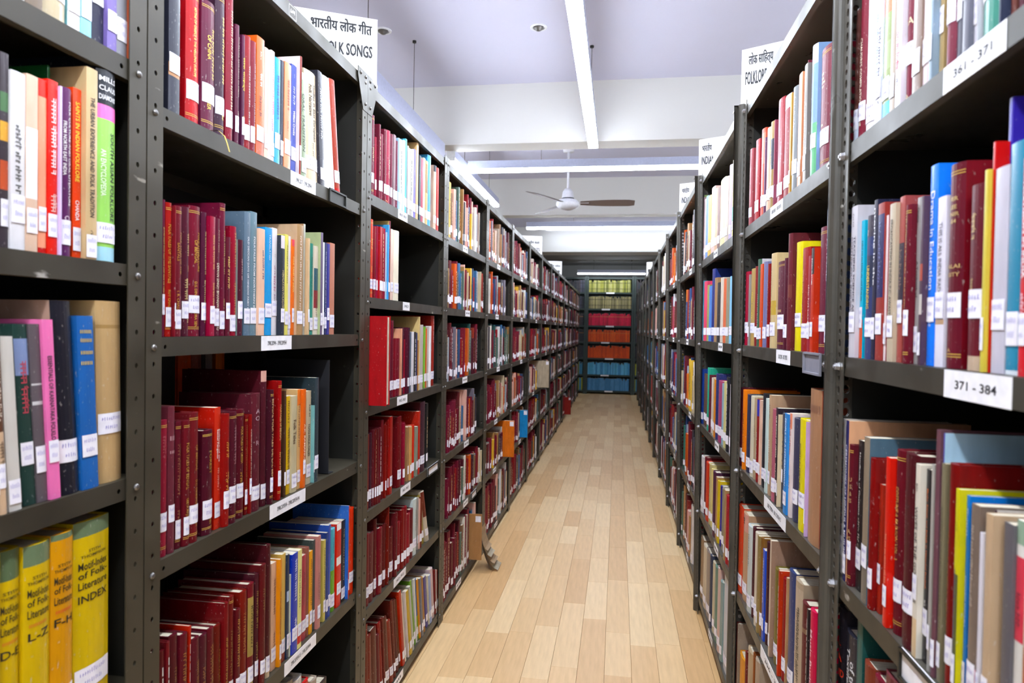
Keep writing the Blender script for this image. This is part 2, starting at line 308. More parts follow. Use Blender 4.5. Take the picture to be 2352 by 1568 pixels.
L13|1|1.2646|.0087|.199|-.7211|.000|.127|7c1010||||.035|.15-.9:~:d0b0a0
L13|1|1.2737|.0350|.239|-.7203|.000|.164|5a1c28||||.02|h.13-.17:A:b09098;h.19-.23:O:b09098;h.4-.44:R:a07880
L13|1|1.3175|.0218|.283|-.7246|.000|.183|4c1420|4a0c18|.92-1:d8a898||.012|
L13|1|1.3397|.0130|.242|-.7167|.000|.165|40101e|||1|.025|.08-.5:BENGAL FOLK TALES:c8a070;.52-.85:DE, LAL BEHARI:c8a070
L13|0|1.3532|.0030|.217|-.7238|.000|.152|203858||||.025|~
L13|1|1.3760|.0142|.258|-.7180|.000|.173|981010|||1|.03|.2-.5:FOLKTALES OF BENGAL:d8a860;.6-.9:~:d8a860
L13|0|1.3905|.0030|.219|-.7248|.000|.148|50505a||||.025|~
L13|0|1.4043|.0073|.234|-.7190|.000|.157|4a3020||||.025|
L13|1|1.4233|.0164|.220|-.7244|.000|.142|d8b030||||.02|.05-.3:~:6a5010;.32-.85:#:4a3808
L13|1|1.4402|.0254|.219|-.7202|.000|.151|c0b490||||.01|.25-.5:Folk Tales:5a4028
L13|1|1.4745|.0161|.231|-.7240|.000|.152|d4ac74||.84-1:e07838||.015|.15-.6:~:8a5a30
L13|1|1.4910|.0131|.230|-.7177|.000|.159|d86830||||.03|.35-.8:A.K. RAMANUJAN:f4e0c8
L13|1|1.5224|.0249|.223|-.7247|.000|.144|c4b494||||.015|.15-.3:~:2a2420:.3;.35-.7:TOTO FOLK-TALES:201c18;.8-.88:~:201c18
L13|0|1.5477|.0036|.187|-.7178|.000|.129|70a8a8||||.025|
L13|1|1.5523|.0216|.253|-.7175|.000|.173|2c3c44|25343a|||.03|
L14|1|.9716|.0233|.221|-.7221|.000|.149|4c0e1a||||.025|
L14|0|.9953|.0125|.217|-.7204|.000|.147|5c1018||||.025|~
L14|0|1.0082|.0084|.227|-.7174|.000|.152|6a141c||||.025|~
L14|1|1.0262|.0231|.227|-.7237|.000|.156|500e1a||||.025|.25-.5:~:906038:.3;.55-.8:~:906038:.3
L14|1|1.0497|.0193|.219|-.7196|.000|.141|5a101e||||.025|.15-.5:~:a87838
L14|0|1.0742|.0055|.225|-.7226|.000|.156|b82414|c02818|||.025|~
L14|1|1.0802|.0194|.199|-.7173|.000|.130|54101e||||.025|.2-.7:#:a87838:.2
L14|1|1.1003|.0217|.195|-.7168|.000|.130|480e1e||||.025|.3-.6:~:906038
L14|1|1.1241|.0194|.197|-.7174|.000|.136|5c101c||||.025|.15-.55:#:a87838
L14|1|1.1553|.0217|.188|-.7241|.000|.127|6a1410||||.025|.25-.85:FOLK TALES OF ASSAM:b08030:.3
L14|1|1.1774|.0137|.223|-.7178|.000|.144|701418||||.025|.3-.8:~:b08838
L14|1|1.2048|.0152|.224|-.7250|.000|.143|701a1a|||1|.025|.3-.7:~:906838
L14|1|1.2203|.0152|.193|-.7197|.000|.125|5a1018||||.025|.1-.6:~:c09040
L14|1|1.2408|.0243|.219|-.7218|.000|.147|741812||||.025|.2-.6:~:a87038
L14|1|1.2655|.0218|.226|-.7195|.000|.158|6c1820||.35-.88:a48c4c,.05-.25:a08850||.025|.2-.6:~:3a2c14
L14|1|1.2942|.0144|.236|-.7222|.000|.163|481420||||.025|.15-.5:~:a08040;.6-.85:~:a08040
L14|1|1.3090|.0204|.250|-.7169|.000|.163|5c1418||||.02|.2-.4:~:806030
L14|1|1.3361|.0178|.283|-.7200|.000|.184|481018||.0-.14:d0b898||.01|
L14|1|1.3649|.0215|.234|-.7254|.000|.160|d8ac8c||||.02|.15-.5:#:6a4a38:.1;.65-.85:#:6a4a38:.1
L14|1|1.3868|.0087|.237|-.7178|.000|.152|d88828||||.015|.3-.9:~:3a2c18
L14|1|1.4058|.0167|.241|-.7225|.000|.157|d0ac58||.0-.2:8a3828||.02|
L14|1|1.4229|.0106|.235|-.7193|.000|.146|203048||.55-.65:a8b8d0||.02|
L14|0|1.4342|.0077|.186|-.7190|.000|.118|b8c0b0||||.025|
L14|1|1.4423|.0274|.229|-.7162|.000|.152|2038a8||||.03|.06-.5:#:e0e4f4:.1;.65-.8:#:e0e4f4:.1
L14|1|1.4709|.0195|.229|-.7162|.000|.155|d8d488||.05-.22:c01818||.03|.2-.6:~:8a8858
L14|1|1.5108|.0208|.203|-.7255|.000|.136|a83848||||.02|.2-.6:~:803040
L14|1|1.5320|.0152|.216|-.7243|.000|.140|885044||||.02|
L14|1|1.5480|.0157|.202|-.7240|.000|.140|e8a020||||.02|.1-.7:~:8a5818
L14|1|1.5652|.0118|.224|-.7241|.000|.150|3c4440||||.02|
L14|1|1.5784|.0172|.230|-.7176|.000|.145|b87870||||.025|.4-.7:~:905850
L14|0|1.5959|.0030|.197|-.7255|.000|.123|806858||||.025|
L14|1|1.6209|.0137|.207|-.7218|.000|.144|c8b860||||.02|.1-.8:~:5a5030
L14|0|1.6350|.0116|.222|-.7210|.000|.155|203878||||.02|
L14|1|1.6499|.0138|.237|-.7217|.000|.164|3850a0|3050a0|||.025|
L14|1|1.6736|.0343|.217|-.7254|.000|.145|50a8b8||.0-.5:6aa030||.01|.1-.3:ALL THE MULE’S HEAD:204858
L14|1|1.7083|.0290|.223|-.7236|.000|.144|d03028||.5-.6:f0e8e0,.92-1:f4f0f0||.03|
L14|1|1.7439|.0264|.221|-.7257|.000|.138|201c1c||||.005|.1-.75:THE OCEAN OF STORY:c8b888:.1
L14|0|1.7707|.0061|.257|-.7172|.000|.164|c84038|3868b8|||.025|~
L14|1|1.7934|.0381|.240|-.7225|.000|.153|e03410||||.03|
L15|0|1.4463|.0307|.310|-.7253|.000|.200|8a8078||||.025|
L15|0|1.4793|.0419|.294|-.7249|.000|.204|d0c8c0||||.025|
L15|0|1.5221|.0320|.269|-.7238|.000|.170|c83030||||.025|
L15|0|1.5545|.0336|.256|-.7175|.000|.175|a09080||||.025|
L15|0|1.5938|.0563|.223|-.7184|.000|.150|403028||||.025|
L21|1|1.9209|.0306|.236|-.7215|.000|.155|6a1c34|||1|.035|.4-.6:~:d8b878
L21|0|1.9648|.0143|.182|-.7256|.000|.115|98243c||||.025|
L21|0|1.9795|.0109|.224|-.7186|.000|.142|6a1c30|||1|.025|~
L21|1|2.0000|.0254|.202|-.7212|.000|.140|7a1c38||||.025|
L21|0|2.0257|.0199|.223|-.7176|.000|.143|701830||||.025|
L21|1|2.0485|.0324|.227|-.7170|.000|.148|a02040||||.025|.4-.7:~:d8a080
L21|0|2.0813|.0195|.224|-.7163|.000|.151|6a1a34||||.025|
L21|0|2.1125|.0223|.231|-.7192|.000|.159|8a6a70||||.025|
L21|0|2.1352|.0174|.217|-.7172|.000|.140|681c38||||.025|
L21|0|2.1530|.0205|.231|-.7166|.000|.150|90b0c8||||.025|
L21|0|2.2028|.0130|.240|-.7259|.000|.157|e8e4e4||||.025|~
L21|0|2.2162|.0151|.241|-.7189|.000|.150|d8ecec||||.025|
L21|0|2.2520|.0173|.256|-.7249|.000|.176|58b8d0||||.025|
L21|0|2.2697|.0148|.237|-.7230|.000|.147|a8a0a0||||.025|
L21|0|2.2864|.0163|.233|-.7233|.000|.162|e8e8e8||||.025|
L21|0|2.3031|.0234|.235|-.7226|.000|.149|a8a498||||.025|~
L21|0|2.3372|.0140|.243|-.7255|.000|.154|e8e0e8||||.025|
L21|0|2.3516|.0246|.247|-.7248|.000|.170|7468b8||||.025|
L21|0|2.3766|.0251|.277|-.7232|.000|.190|e0b880||||.025|
L21|0|2.4090|.0213|.239|-.7216|.000|.152|283040||||.025|
L21|0|2.4358|.0272|.234|-.7229|.000|.155|a82848||||.025|
L21|0|2.4662|.0258|.245|-.7232|.000|.161|d8ccb8||||.025|
L21|0|2.4924|.0286|.241|-.7215|.000|.164|c8a868||.5-.95:8a6a20||.025|
L21|1|2.5227|.0481|.271|-.7210|.000|.172|48a0d8||||.025|
L21|0|2.6019|.0349|.250|-.7175|.000|.171|d8b8a0|d0a890|.9-1:282830||.025|
L21|0|2.6648|.0270|.255|-.7244|.000|.179|c83830||||.025|
L22|1|1.9204|.0356|.231|-.7231|.000|.155|d23a1a|||1|.025|.25-.4:~:f0c858;.6-.7:~:f0c858
L22|1|1.9628|.0220|.215|-.7252|.000|.148|7a1420||||.025|
L22|0|1.9869|.0114|.219|-.7254|.000|.146|98203c||||.025|
L22|0|1.9987|.0204|.219|-.7198|.000|.137|a81820||||.025|
L22|0|2.0333|.0162|.221|-.7245|.000|.148|901820||||.025|~
L22|0|2.0503|.0122|.221|-.7243|.000|.142|98183a||||.025|
L22|0|2.0629|.0041|.211|-.7219|.000|.145|b8d0e0||||.025|
L22|0|2.0674|.0079|.235|-.7171|.000|.158|48a0d8||||.025|
L22|0|2.0914|.0124|.251|-.7222|.000|.162|702030|c8a868|||.025|
L22|1|2.1147|.0260|.229|-.7251|.000|.159|e8c8b8||||.025|
L22|1|2.1411|.0486|.229|-.7191|.000|.153|ece4cc||||.025|.3-.8:~:404038:.6
L23|0|2.0367|.0209|.225|-.7194|.000|.154|90183a||||.025|
L23|0|2.0723|.0215|.226|-.7243|.000|.149|901a38||||.025|
L23|0|2.0968|.0174|.226|-.7249|.000|.140|48142c||||.025|
L23|0|2.1156|.0164|.224|-.7249|.000|.154|501830||||.025|
L23|1|2.1337|.0239|.252|-.7248|.000|.169|681428||||.025|
L23|0|2.1580|.0259|.192|-.7226|.000|.129|7c1424||||.025|
L23|1|2.1865|.0358|.193|-.7230|.000|.120|781828||||.025|
L23|0|2.2227|.0136|.226|-.7220|.000|.154|e0a080||||.025|
L23|0|2.2367|.0162|.229|-.7213|.000|.142|481428||||.025|
L23|0|2.2686|.0187|.189|-.7259|.000|.125|90182c||||.025|
L23|0|2.2878|.0039|.230|-.7195|.000|.145|501428||||.025|
L23|0|2.2921|.0147|.229|-.7168|.000|.149|401428||||.025|
L23|0|2.3286|.0145|.214|-.7231|.000|.148|586878||||.025|
L23|0|2.3435|.0260|.215|-.7210|.000|.146|d8d4d8||||.025|
L23|0|2.3735|.0255|.214|-.7215|.000|.146|202020||||.025|~
L23|0|2.4024|.0099|.211|-.7220|.000|.136|243468||||.025|
L23|0|2.4127|.0065|.184|-.7185|.000|.120|98683c||||.025|
L23|0|2.4195|.0135|.270|-.7180|.000|.180|d8bc80|d8bc80|||.025|
L23|1|2.4372|.0456|.241|-.7167|.000|.150|b8b0a8||||.025|
L23|0|2.5100|.0173|.234|-.7238|.000|.153|80b840||||.025|
L23|0|2.5335|.0169|.227|-.7251|.000|.159|d85820||||.025|
L23|0|2.5508|.0199|.234|-.7230|.000|.159|b8a8a0||||.025|
L23|0|2.5712|.0143|.237|-.7172|.000|.163|e8e4e4||||.025|
L23|1|2.6213|.0478|.278|-.7258|.000|.179|98281c||||.025|.05-.4:~:f0e8e0
L24|0|1.9229|.0166|.224|-.7229|.000|.141|7c2820||||.025|
L24|1|1.9439|.0236|.224|-.7239|.000|.153|3c1024||||.025|
L24|0|1.9679|.0141|.231|-.7230|.000|.145|5c1420||||.025|
L24|0|1.9824|.0112|.231|-.7204|.000|.161|641618||||.025|~
L24|0|1.9940|.0155|.231|-.7177|.000|.147|5c1418||||.025|
L24|0|2.0100|.0171|.232|-.7162|.000|.146|641420||||.025|~
L24|0|2.0528|.0188|.251|-.7249|.000|.160|701820||||.025|
L24|0|2.0725|.0103|.232|-.7188|.000|.161|801814||||.025|
L24|0|2.0832|.0067|.240|-.7253|.000|.162|781814||||.025|~
L24|0|2.1070|.0095|.244|-.7236|.000|.169|8c1410||||.025|
L24|1|2.1169|.0255|.253|-.7201|.000|.167|9c1410||||.025|
L24|1|2.2117|.0390|.240|-.7223|.000|.151|6c1016|680c14|||.025|
L24|0|2.2580|.0223|.212|-.7192|.000|.137|88142c||||.025|
L24|0|2.2807|.0030|.215|-.7244|.000|.141|881828||||.025|
L24|0|2.3124|.0176|.192|-.7222|.000|.134|a07850||||.025|
L24|0|2.3304|.0231|.190|-.7186|.000|.120|c89860||||.025|
L24|0|2.3635|.0353|.190|-.7211|.000|.121|c82810||||.025|
L24|0|2.3993|.0200|.182|-.7163|.000|.125|808878||||.025|
L24|0|2.4326|.0224|.233|-.7186|.000|.146|b82410||||.025|
L24|1|2.4700|.0614|.263|-.7189|.000|.184|40202c|481018|||.025|
L24|0|2.5562|.0275|.250|-.7251|.000|.161|181818||||.025|~
L25|1|1.9259|.0223|.216|-.7217|.000|.137|702024||||.025|
L25|1|1.9526|.0391|.210|-.7226|.000|.146|602428||||.025|
L25|1|1.9996|.0219|.242|-.7251|.000|.169|581418||||.025|.4-.9:~:906038
L25|1|2.0219|.0316|.206|-.7168|.000|.139|701420||||.025|
L25|0|2.0803|.0254|.202|-.7245|.000|.141|5c1218||||.025|
L25|0|2.1060|.0077|.252|-.7178|.000|.158|701c14||||.025|
L25|1|2.1420|.0345|.173|-.7232|.000|.120|601018||||.025|
L25|0|2.1769|.0239|.213|-.7163|.000|.144|581018||||.025|
L25|0|2.2263|.0254|.169|-.7237|.000|.115|881c28||||.025|
L25|0|2.2522|.0262|.203|-.7178|.000|.140|741014||||.025|
L25|0|2.2809|.0280|.207|-.7181|.000|.130|801420||||.025|
L25|0|2.3093|.0350|.173|-.7163|.000|.115|881828||||.025|
L25|0|2.3553|.0346|.178|-.7192|.000|.115|640c1c||||.025|
L25|1|2.3919|.0433|.205|-.7193|.000|.135|c4d0cc||||.025|.2-.6:~:606868
L25|0|2.4590|.0130|.197|-.7258|.000|.131|a09890||||.025|
L25|0|2.4724|.0099|.189|-.7221|.000|.126|d8a898||||.025|
L25|0|2.4827|.0197|.194|-.7196|.000|.126|702818||||.025|
L25|0|2.5268|.0353|.202|-.7259|-.056|.137|a89440||||.025|
L25|0|2.5625|.0432|.211|-.7177|-.083|.145|c8bca8||.5-1:702010||.025|
L26|1|1.8980|.0243|.301|-.7236|.000|.190|702018||||.025|
L26|0|1.9227|.0190|.303|-.7164|-.014|.189|6c2014||||.025|
L26|1|1.9487|.0344|.255|-.7175|-.019|.174|6c1c14||||.025|
L26|1|1.9896|.0455|.259|-.7182|-.023|.176|582018||||.025|
L26|0|2.0369|.0210|.224|-.7184|-.021|.146|601820||||.025|
L26|0|2.0695|.0249|.253|-.7217|-.035|.159|801818||||.025|
L26|0|2.0947|.0131|.261|-.7179|-.037|.168|601c18||||.025|
L26|1|2.1244|.0353|.246|-.7222|-.041|.164|582014||||.025|
L26|1|2.1601|.0332|.223|-.7194|-.045|.154|802c20||||.025|
L26|0|2.1966|.0195|.281|-.7196|-.050|.185|602018||||.025|
L26|1|2.2294|.0265|.269|-.7231|-.052|.188|581818||||.025|
L26|0|2.2652|.0143|.259|-.7254|-.055|.171|60301c||||.025|
L26|0|2.2799|.0244|.282|-.7179|-.059|.179|b02810||||.025|
L26|0|2.3108|.0138|.263|-.7195|-.063|.176|d0c8b8||||.025|
L26|0|2.3451|.0090|.257|-.7181|-.054|.172|d8c8c0||||.025|
L26|0|2.3545|.0068|.193|-.7258|-.039|.129|684020||||.025|
L26|0|2.3617|.0261|.253|-.7163|-.062|.172|c0a028||||.025|
L26|0|2.3956|.0197|.256|-.7179|-.060|.159|b0b0a8||||.025|
L26|0|2.4379|.0193|.265|-.7243|-.070|.174|70a030||||.025|
L26|0|2.4576|.0145|.255|-.7233|-.045|.175|d8d4d0||||.025|
L26|0|2.4808|.0155|.250|-.7254|-.050|.158|2860a8||.0-.4:78a838||.025|
L26|0|2.4966|.0167|.243|-.7210|-.051|.151|d08818||||.025|
L26|0|2.5137|.0199|.239|-.7164|-.047|.151|707078||||.025|
L26|0|2.5446|.0314|.227|-.7191|-.047|.146|a87840||||.025|
L26|0|2.5924|.0284|.215|-.7232|-.048|.141|504890||||.025|
L26|0|2.6211|.0116|.208|-.7199|-.039|.134|c8c0a8||||.025|
L26|0|2.6331|.0258|.203|-.7174|-.035|.136|98a8d0||||.025|
L26|0|2.6715|.0407|.215|-.7198|-.041|.136|c8b0b0||||.025|
L26|0|2.7195|.0134|.190|-.7206|-.020|.123|702020||||.025|
L26|0|2.7333|.0115|.186|-.7196|-.020|.125|c0b8b0||||.025|
L26|0|2.7503|.0128|.179|-.7205|-.020|.119|9c2c18||||.025|
R01|0|.6703|.0171|.231|.3778|.000|.153|7c2838||||.025|
R01|0|.6888|.0102|.211|.3708|.000|.132|b8a890||||.025|
R01|0|.6994|.0040|.224|.3794|.000|.154|384860||||.025|
R01|0|.7232|.0169|.208|.3787|.000|.137|5a2030||||.025|
R01|0|.7408|.0093|.212|.3782|.000|.143|704038||||.025|
R01|0|.7505|.0030|.253|.3705|.000|.175|303850||||.025|
R01|1|.7621|.0436|.212|.3760|.000|.139|3a8a78||||.04|
R01|1|.8092|.0074|.195|.3771|.000|.129|d8d4dc||||.025|
R01|1|.8170|.0133|.246|.3714|.000|.169|686874||||.06|
R01|1|.8496|.0120|.199|.3799|.000|.130|50505c||||.05|
R01|1|.8620|.0214|.200|.3760|.000|.131|803848||||.05|
R01|1|.8916|.0114|.250|.3788|.000|.161|b09868||||.05|
R01|1|.9035|.0086|.246|.3712|.000|.171|889cac||||.025|
R01|1|.9212|.0178|.244|.3747|.000|.155|d8c4c4||||.025|
R01|1|.9394|.0245|.250|.3720|.000|.174|8a7468||||.02|
R01|1|.9816|.0239|.255|.3786|.000|.158|7a1c34||||.05|h.55-.59:TA:e0c8a0;h.95-.98:A:e0c8a0
R01|1|1.0059|.0184|.195|.3737|.000|.126|e8e4ec|||||.45-.72:on in India:d84858;.76-.9:~:606080
R01|1|1.0300|.0178|.226|.3754|.000|.148|b0a090||||.02|
R01|1|1.0485|.0259|.201|.3754|.000|.135|8a9a58||.75-1:c87848,.0-.12:38b8e0,.35-.55:98a870||.025|
R01|1|1.0748|.0246|.235|.3734|.000|.158|d8dcec||||.035|.3-.85:~:4878c0:-.4;.4-.9:~:585460:.4
R01|1|1.0998|.0429|.226|.3726|.000|.150|e8e4e8||||.01|
R01|1|1.1654|.0289|.236|.3794|.000|.148|7a2434||||.03|.3-.9:CHAUDRI’S COMPILATION OF THE:e8d8c0:.1
R01|1|1.1956|.0185|.221|.3796|.000|.140|5a3028||.0-.2:d8e0f0||.025|
R02|0|.6392|.0166|.189|.3748|.000|.127|702030||||.025|
R02|0|.6562|.0134|.197|.3717|.000|.131|c8b8a0||||.025|
R02|0|.6789|.0162|.207|.3762|.000|.138|384878||||.025|
R02|1|.6955|.0121|.204|.3725|.000|.136|d03038||||.025|.1-.55:TELEVISION IN INDIA:f4e8ec;.62-.8:~:f4d8e0
R02|1|.7136|.0214|.224|.3754|.000|.142|3088a8||.0-.02:e0e8ec||.025|
R02|1|.7371|.0241|.206|.3752|.000|.144|c4c0cc||||.04|
R02|1|.7632|.0070|.280|.3910|.000|.189|3a2ea0||||.025|
R02|1|.7663|.0047|.236|.3776|.000|.160|c82424||||.015|
R02|1|.7713|.0064|.209|.3736|.000|.146|d4c450||||.02|
R02|1|.7781|.0337|.198|.3730|.000|.130|601824||.0-.08:c0a890||.055|.15-.3:#:d8b878:-.2;.5-.6:#:d8b878:-.2
R02|1|.8292|.0336|.232|.3742|.000|.150|621424|780e1c||1|.055|h.16-.18:VER:d8b878:.1;h.2-.22:LEE:d8b878:.1;h.235-.255:ENIR:d8b878:.1;h.27-.29:-54:d8b878:.1;h.49-.51:MALAI:d8b878;h.53-.55:ERSITY:d8b878;h.9-.92:A:d8b878
R02|1|.8667|.0211|.201|.3755|.000|.130|e0dce8||.25-.28:b89878||.055|.15-.6:THIS IS ALL INDIA RADIO:706c78
R02|1|.8943|.0205|.245|.3777|.000|.158|2f80f4|3888ff|||.05|.13-.62:Drama in Education:f0f4fc;.72-.82:~:c0d0f0
R02|1|.9152|.0079|.210|.3716|.000|.135|503848||.5-.6:b05040,.3-.42:c8c0b8||.012|
R02|1|.9438|.0106|.214|.3796|.000|.138|a09c98||||.012|.06-.15:Cinema:3c3838;.38-.6:A Textbook of:3c3838
R02|1|.9548|.0150|.207|.3707|.000|.132|6a1828|||1|.035|.06-.82:TELEVISION & RURAL ADULT EDUCATION:c8a060:-.1
R02|1|.9858|.0170|.224|.3764|.000|.148|a8504a||.35-.72:383040||.05|.32-.6:~:8a7068
R02|1|1.0032|.0206|.218|.3712|.000|.141|c0b098||||.03|.1-.75:BROADCASTING IN INDIA-P.C. AWASTHY:5a4c40
R02|1|1.0384|.0088|.207|.3759|.000|.134|ecd8d8|a02838|||.02|
R02|1|1.0477|.0243|.227|.3728|.000|.153|9a3a34||.4-.93:22245c||.035|.12-.55:~:6870a8
R02|1|1.0749|.0139|.236|.3734|.000|.152|1c1c38||||.03|.05-.55:ntering in the:f0f0f4
R02|1|1.0896|.0349|.217|.3732|.000|.150|3a4470||.85-1:484450,.5-.72:303850||.03|.1-.14:White:d8d8e0;.35-.65:UNDERSTANDING:e8c850:.1
R02|1|1.1397|.0142|.216|.3776|.000|.148|20b8d8||.0-.28:d85830||.045|.15-.6:~:183848:.4
R02|1|1.1543|.0279|.242|.3710|.000|.156|c8c4cc||||.04|.2-.7:TEACHING SCIENCE AS:3c3848:.5;.2-.7:CONTINUOUS INQUIRY:3c3848:-.4;.05-.15:~:807880
R03|0|.6664|.0123|.230|.3797|.000|.149|384058||||.025|
R03|1|.6791|.0125|.231|.3756|.000|.150|d0c0a8||.3-.5:c06040||.025|
R03|1|.6955|.0142|.229|.3774|.000|.154|e0dcd4||.5-.85:d84858,.9-1:90a890||.025|.3-.45:~:802838
R03|1|.7101|.0154|.222|.3743|.000|.138|605c60||||.025|
R03|1|.7373|.0124|.224|.3700|.000|.145|c0a484||||.025|
R03|1|.7500|.0039|.226|.3799|.000|.154|3c2030|b8b0a8|||.025|.2-.8:~:c0a0a0
R03|1|.7557|.0051|.201|.3706|.000|.134|d8d4dc||||.025|
R03|1|.7640|.0169|.226|.3710|.000|.149|78685c||.18-.25:e8a0b8,.1-.15:e8a0b8||.025|.1-.5:~:c0b0a0:-.4
R03|1|.7980|.0067|.229|.3779|.000|.159|2a7cd0||||.02|.06-.2:Gujarat:c8dcf0;.38-.8:SWITCHING CHANNELS:e8f0f8:.1
R03|1|.8052|.0084|.234|.3709|.000|.153|ccc422||.0-.6:5a5c38||.02|.15-.35:THE:8a8420:.1;.38-.9:~:303888:-.2
R03|1|.8192|.0192|.258|.3729|.000|.175|740808|7c0404|||.03|.3-.85:~:a07030:-.4
R03|1|.8474|.0088|.254|.3744|.000|.165|7c745a||||.015|.2-.85:~:5a5440
R03|1|.8566|.0030|.288|.3773|.000|.180|6a68c0|a8c8dc|||.005|
R03|1|.8597|.0096|.291|.3724|.000|.189|6a444c|604048|||.01|
R03|1|.8735|.0063|.248|.3739|.000|.158|a8a49c||||.025|
R03|1|.8941|.0135|.237|.3797|.000|.148|141218||||.03|.1-.62:Myths, Rituals and Beliefs in Himachal Pradesh:e87020:-.05;.68-.8:M.R. THAKUR:e8e4e4:-.1
R03|1|.9080|.0123|.241|.3725|.000|.155|d8d0c0||.0-.2:d4b890||.07|.1-.14:MARG:4a4440;.22-.72:WIVES OF THE GOD-KING:2c2826
R03|1|.9207|.0388|.249|.3722|.000|.157|4a1018||||.045|.2-.5:~:785050:-.4
R03|1|.9690|.0261|.247|.3756|.000|.162|641420|||1|.04|.2-.6:COSTUME & FASHION VOL. 3:c09048:.0;.72-.85:~:c09048
R03|1|.9955|.0134|.233|.3700|.000|.158|d83028|d02820|||.025|.45-.75:#:e89070:-.1
R03|0|1.0093|.0030|.226|.3766|.000|.154|d8ccb8||||.02|~
R03|1|1.0423|.0123|.186|.3787|.000|.129|a83024||||.04|.2-.75:~:703018
R03|1|1.0550|.0168|.221|.3701|.000|.143|7c1010||||.03|.2-.8:~:804030:-.5
R03|1|1.0735|.0229|.248|.3703|.000|.167|8c7c68|4c6878|.0-.35:70685c||.05|
R03|1|1.1264|.0232|.235|.3799|.000|.162|201c1c||||.03|.08-.5:Handbook of Costume:d0ccc4:.1;.52-.75:~:b0a89c:.1
R03|1|1.1501|.0164|.225|.3710|.000|.147|5a1420|||1|.04|h.23-.26:OU:b89868;h.28-.31:ERS:b89868;h.33-.36:MS &:b89868;h.38-.41:NIES:b89868;h.6-.63:L A:b89868;h.65-.68:WS:b89868
R03|1|1.1701|.0143|.261|.3718|.000|.181|28285c|e0a880|||.01|.15-.85:CEREMONIES OF HINDUS & MUSLIMS:d8d8e8
R03|1|1.2069|.0139|.259|.3783|.000|.163|e0dcd8||||.03|.2-.8:~:303060
R04|0|.9713|.0431|.311|.3744|.000|.211|6a3034||||.025|
R04|0|1.0236|.0355|.284|.3771|.000|.196|701828||||.025|
R04|1|1.0649|.0394|.283|.3783|.000|.189|7a3424|8a4430|||.025|
R04|1|1.1104|.0234|.332|.3798|.000|.223|1c5450|184c48|||.025|
R04|1|1.1342|.0556|.294|.3788|.000|.204|24222c||||.025|.08-.6:Textiles, Costume:e0e0e4:-.1;.14-.6:of the Western:e0e0e4:.5
R04|1|1.1930|.0351|.318|.3792|.000|.204|1c1820||||.025|h.16-.2:L:e03818;h.24-.28:A:e03818;h.32-.36:GUID:e03818
R11|1|1.3487|.0599|.230|.3770|.000|.156|742034|680c1c||1|.045|h.2-.22:IST:e0c898;h.235-.255:ER:e0c898;h.27-.29:NTH:e0c898;h.305-.325:RY:e0c898;h.62-.64:ER:e0c898;h.66-.68:LJ:e0c898
R11|1|1.4090|.0342|.255|.3701|.000|.168|88a8d4||.0-.4:70b888,.85-1:b8c4dc||.05|.2-.6:~:4870b0:-.3
R11|1|1.4711|.0235|.240|.3712|.000|.163|807870||||.02|.1-.8:~:d0ccc4
R11|0|1.4951|.0030|.254|.3787|.000|.163|78283a||||.025|
R11|1|1.5407|.0274|.248|.3784|.000|.157|e8a078||||.025|
R11|1|1.5686|.0387|.230|.3742|.000|.150|808488||||.035|.1-.4:~:c8ccd0:.3
R11|0|1.6100|.0148|.227|.3742|.000|.145|c09040||||.025|
R11|1|1.6251|.0592|.233|.3735|.000|.158|8c1420|900c14|.87-1:d8d4e0||.02|
R11|1|1.7187|.0567|.256|.3788|.000|.170|9a2430|b03840|||.02|
R11|0|1.7758|.0073|.217|.3748|.000|.146|90485c||||.025|
R11|1|1.7835|.0332|.218|.3718|.000|.152|a08450||.45-.8:2c3040||.025|.3-.55:~:d0b870
R11|1|1.8225|.0399|.215|.3724|.000|.147|e0b498||||.025|
R11|0|1.8871|.0227|.206|.3767|.000|.141|5a2c50||||.025|
R11|1|1.9112|.0421|.238|.3763|.000|.166|d05a44||.6-.95:e87860||.025|
R11|1|1.9537|.0490|.221|.3704|.000|.153|a82028|90182c|||.02|
R11|0|2.0031|.0030|.221|.3788|.000|.150|8c1420||||.025|
R11|1|2.0656|.0385|.224|.3734|.000|.145|a04850||||.025|
R12|1|1.3198|.0171|.266|.3777|.000|.168|303c5c||||.02|.2-.5:AHMAD:c8ccd8
R12|1|1.3416|.0469|.238|.3782|.000|.163|6a1c34|||1|.04|
R12|1|1.3888|.0188|.203|.3704|.000|.139|c83820||.75-1:2a2020||.03|.1-.35:INDIAN CUSTOMS:f0ece8
R12|1|1.4192|.0185|.191|.3730|.000|.127|a02838||||.025|.3-.8:~:e0d0c8
R12|1|1.4613|.0570|.214|.3787|.000|.138|9c1814||||.025|.2-.45:#:d89070:-.2;.55-.75:~:d89070:-.2
R12|1|1.5245|.0474|.233|.3796|.000|.145|e4d420|e8dc30|||.05|.1-.6:~:3a3818:-.6;.65-.7:~:6a6420
R12|1|1.5724|.0270|.257|.3702|.000|.160|6a2830|5c1820|.45-.56:7a4038|||
R12|1|1.6117|.0265|.207|.3718|.000|.136|501428||||.025|
R12|1|1.6613|.0676|.206|.3765|.000|.140|5c1830|||1|.045|h.2-.23:S:d8b880;h.26-.29:IA:d8b880;h.32-.34:1:d8b880;h.55-.58:~:d8b880
R12|1|1.7293|.0543|.232|.3719|.000|.155|d0b888||.35-.5:c8a848||.03|.1-.8:~:a08858
R12|1|1.8085|.0241|.213|.3762|.000|.136|801818||||.025|.2-.7:~:c89070
R12|1|1.8330|.0353|.221|.3725|.000|.151|7878a0||||.02|
R12|1|1.8951|.0289|.221|.3767|.000|.138|e05020||||.02|
R12|1|1.9309|.0397|.238|.3774|.000|.159|386048|c8c8d0|||.02|.4-.8:~:d8d8c8
R12|0|1.9837|.0233|.223|.3790|.000|.141|883030||||.025|
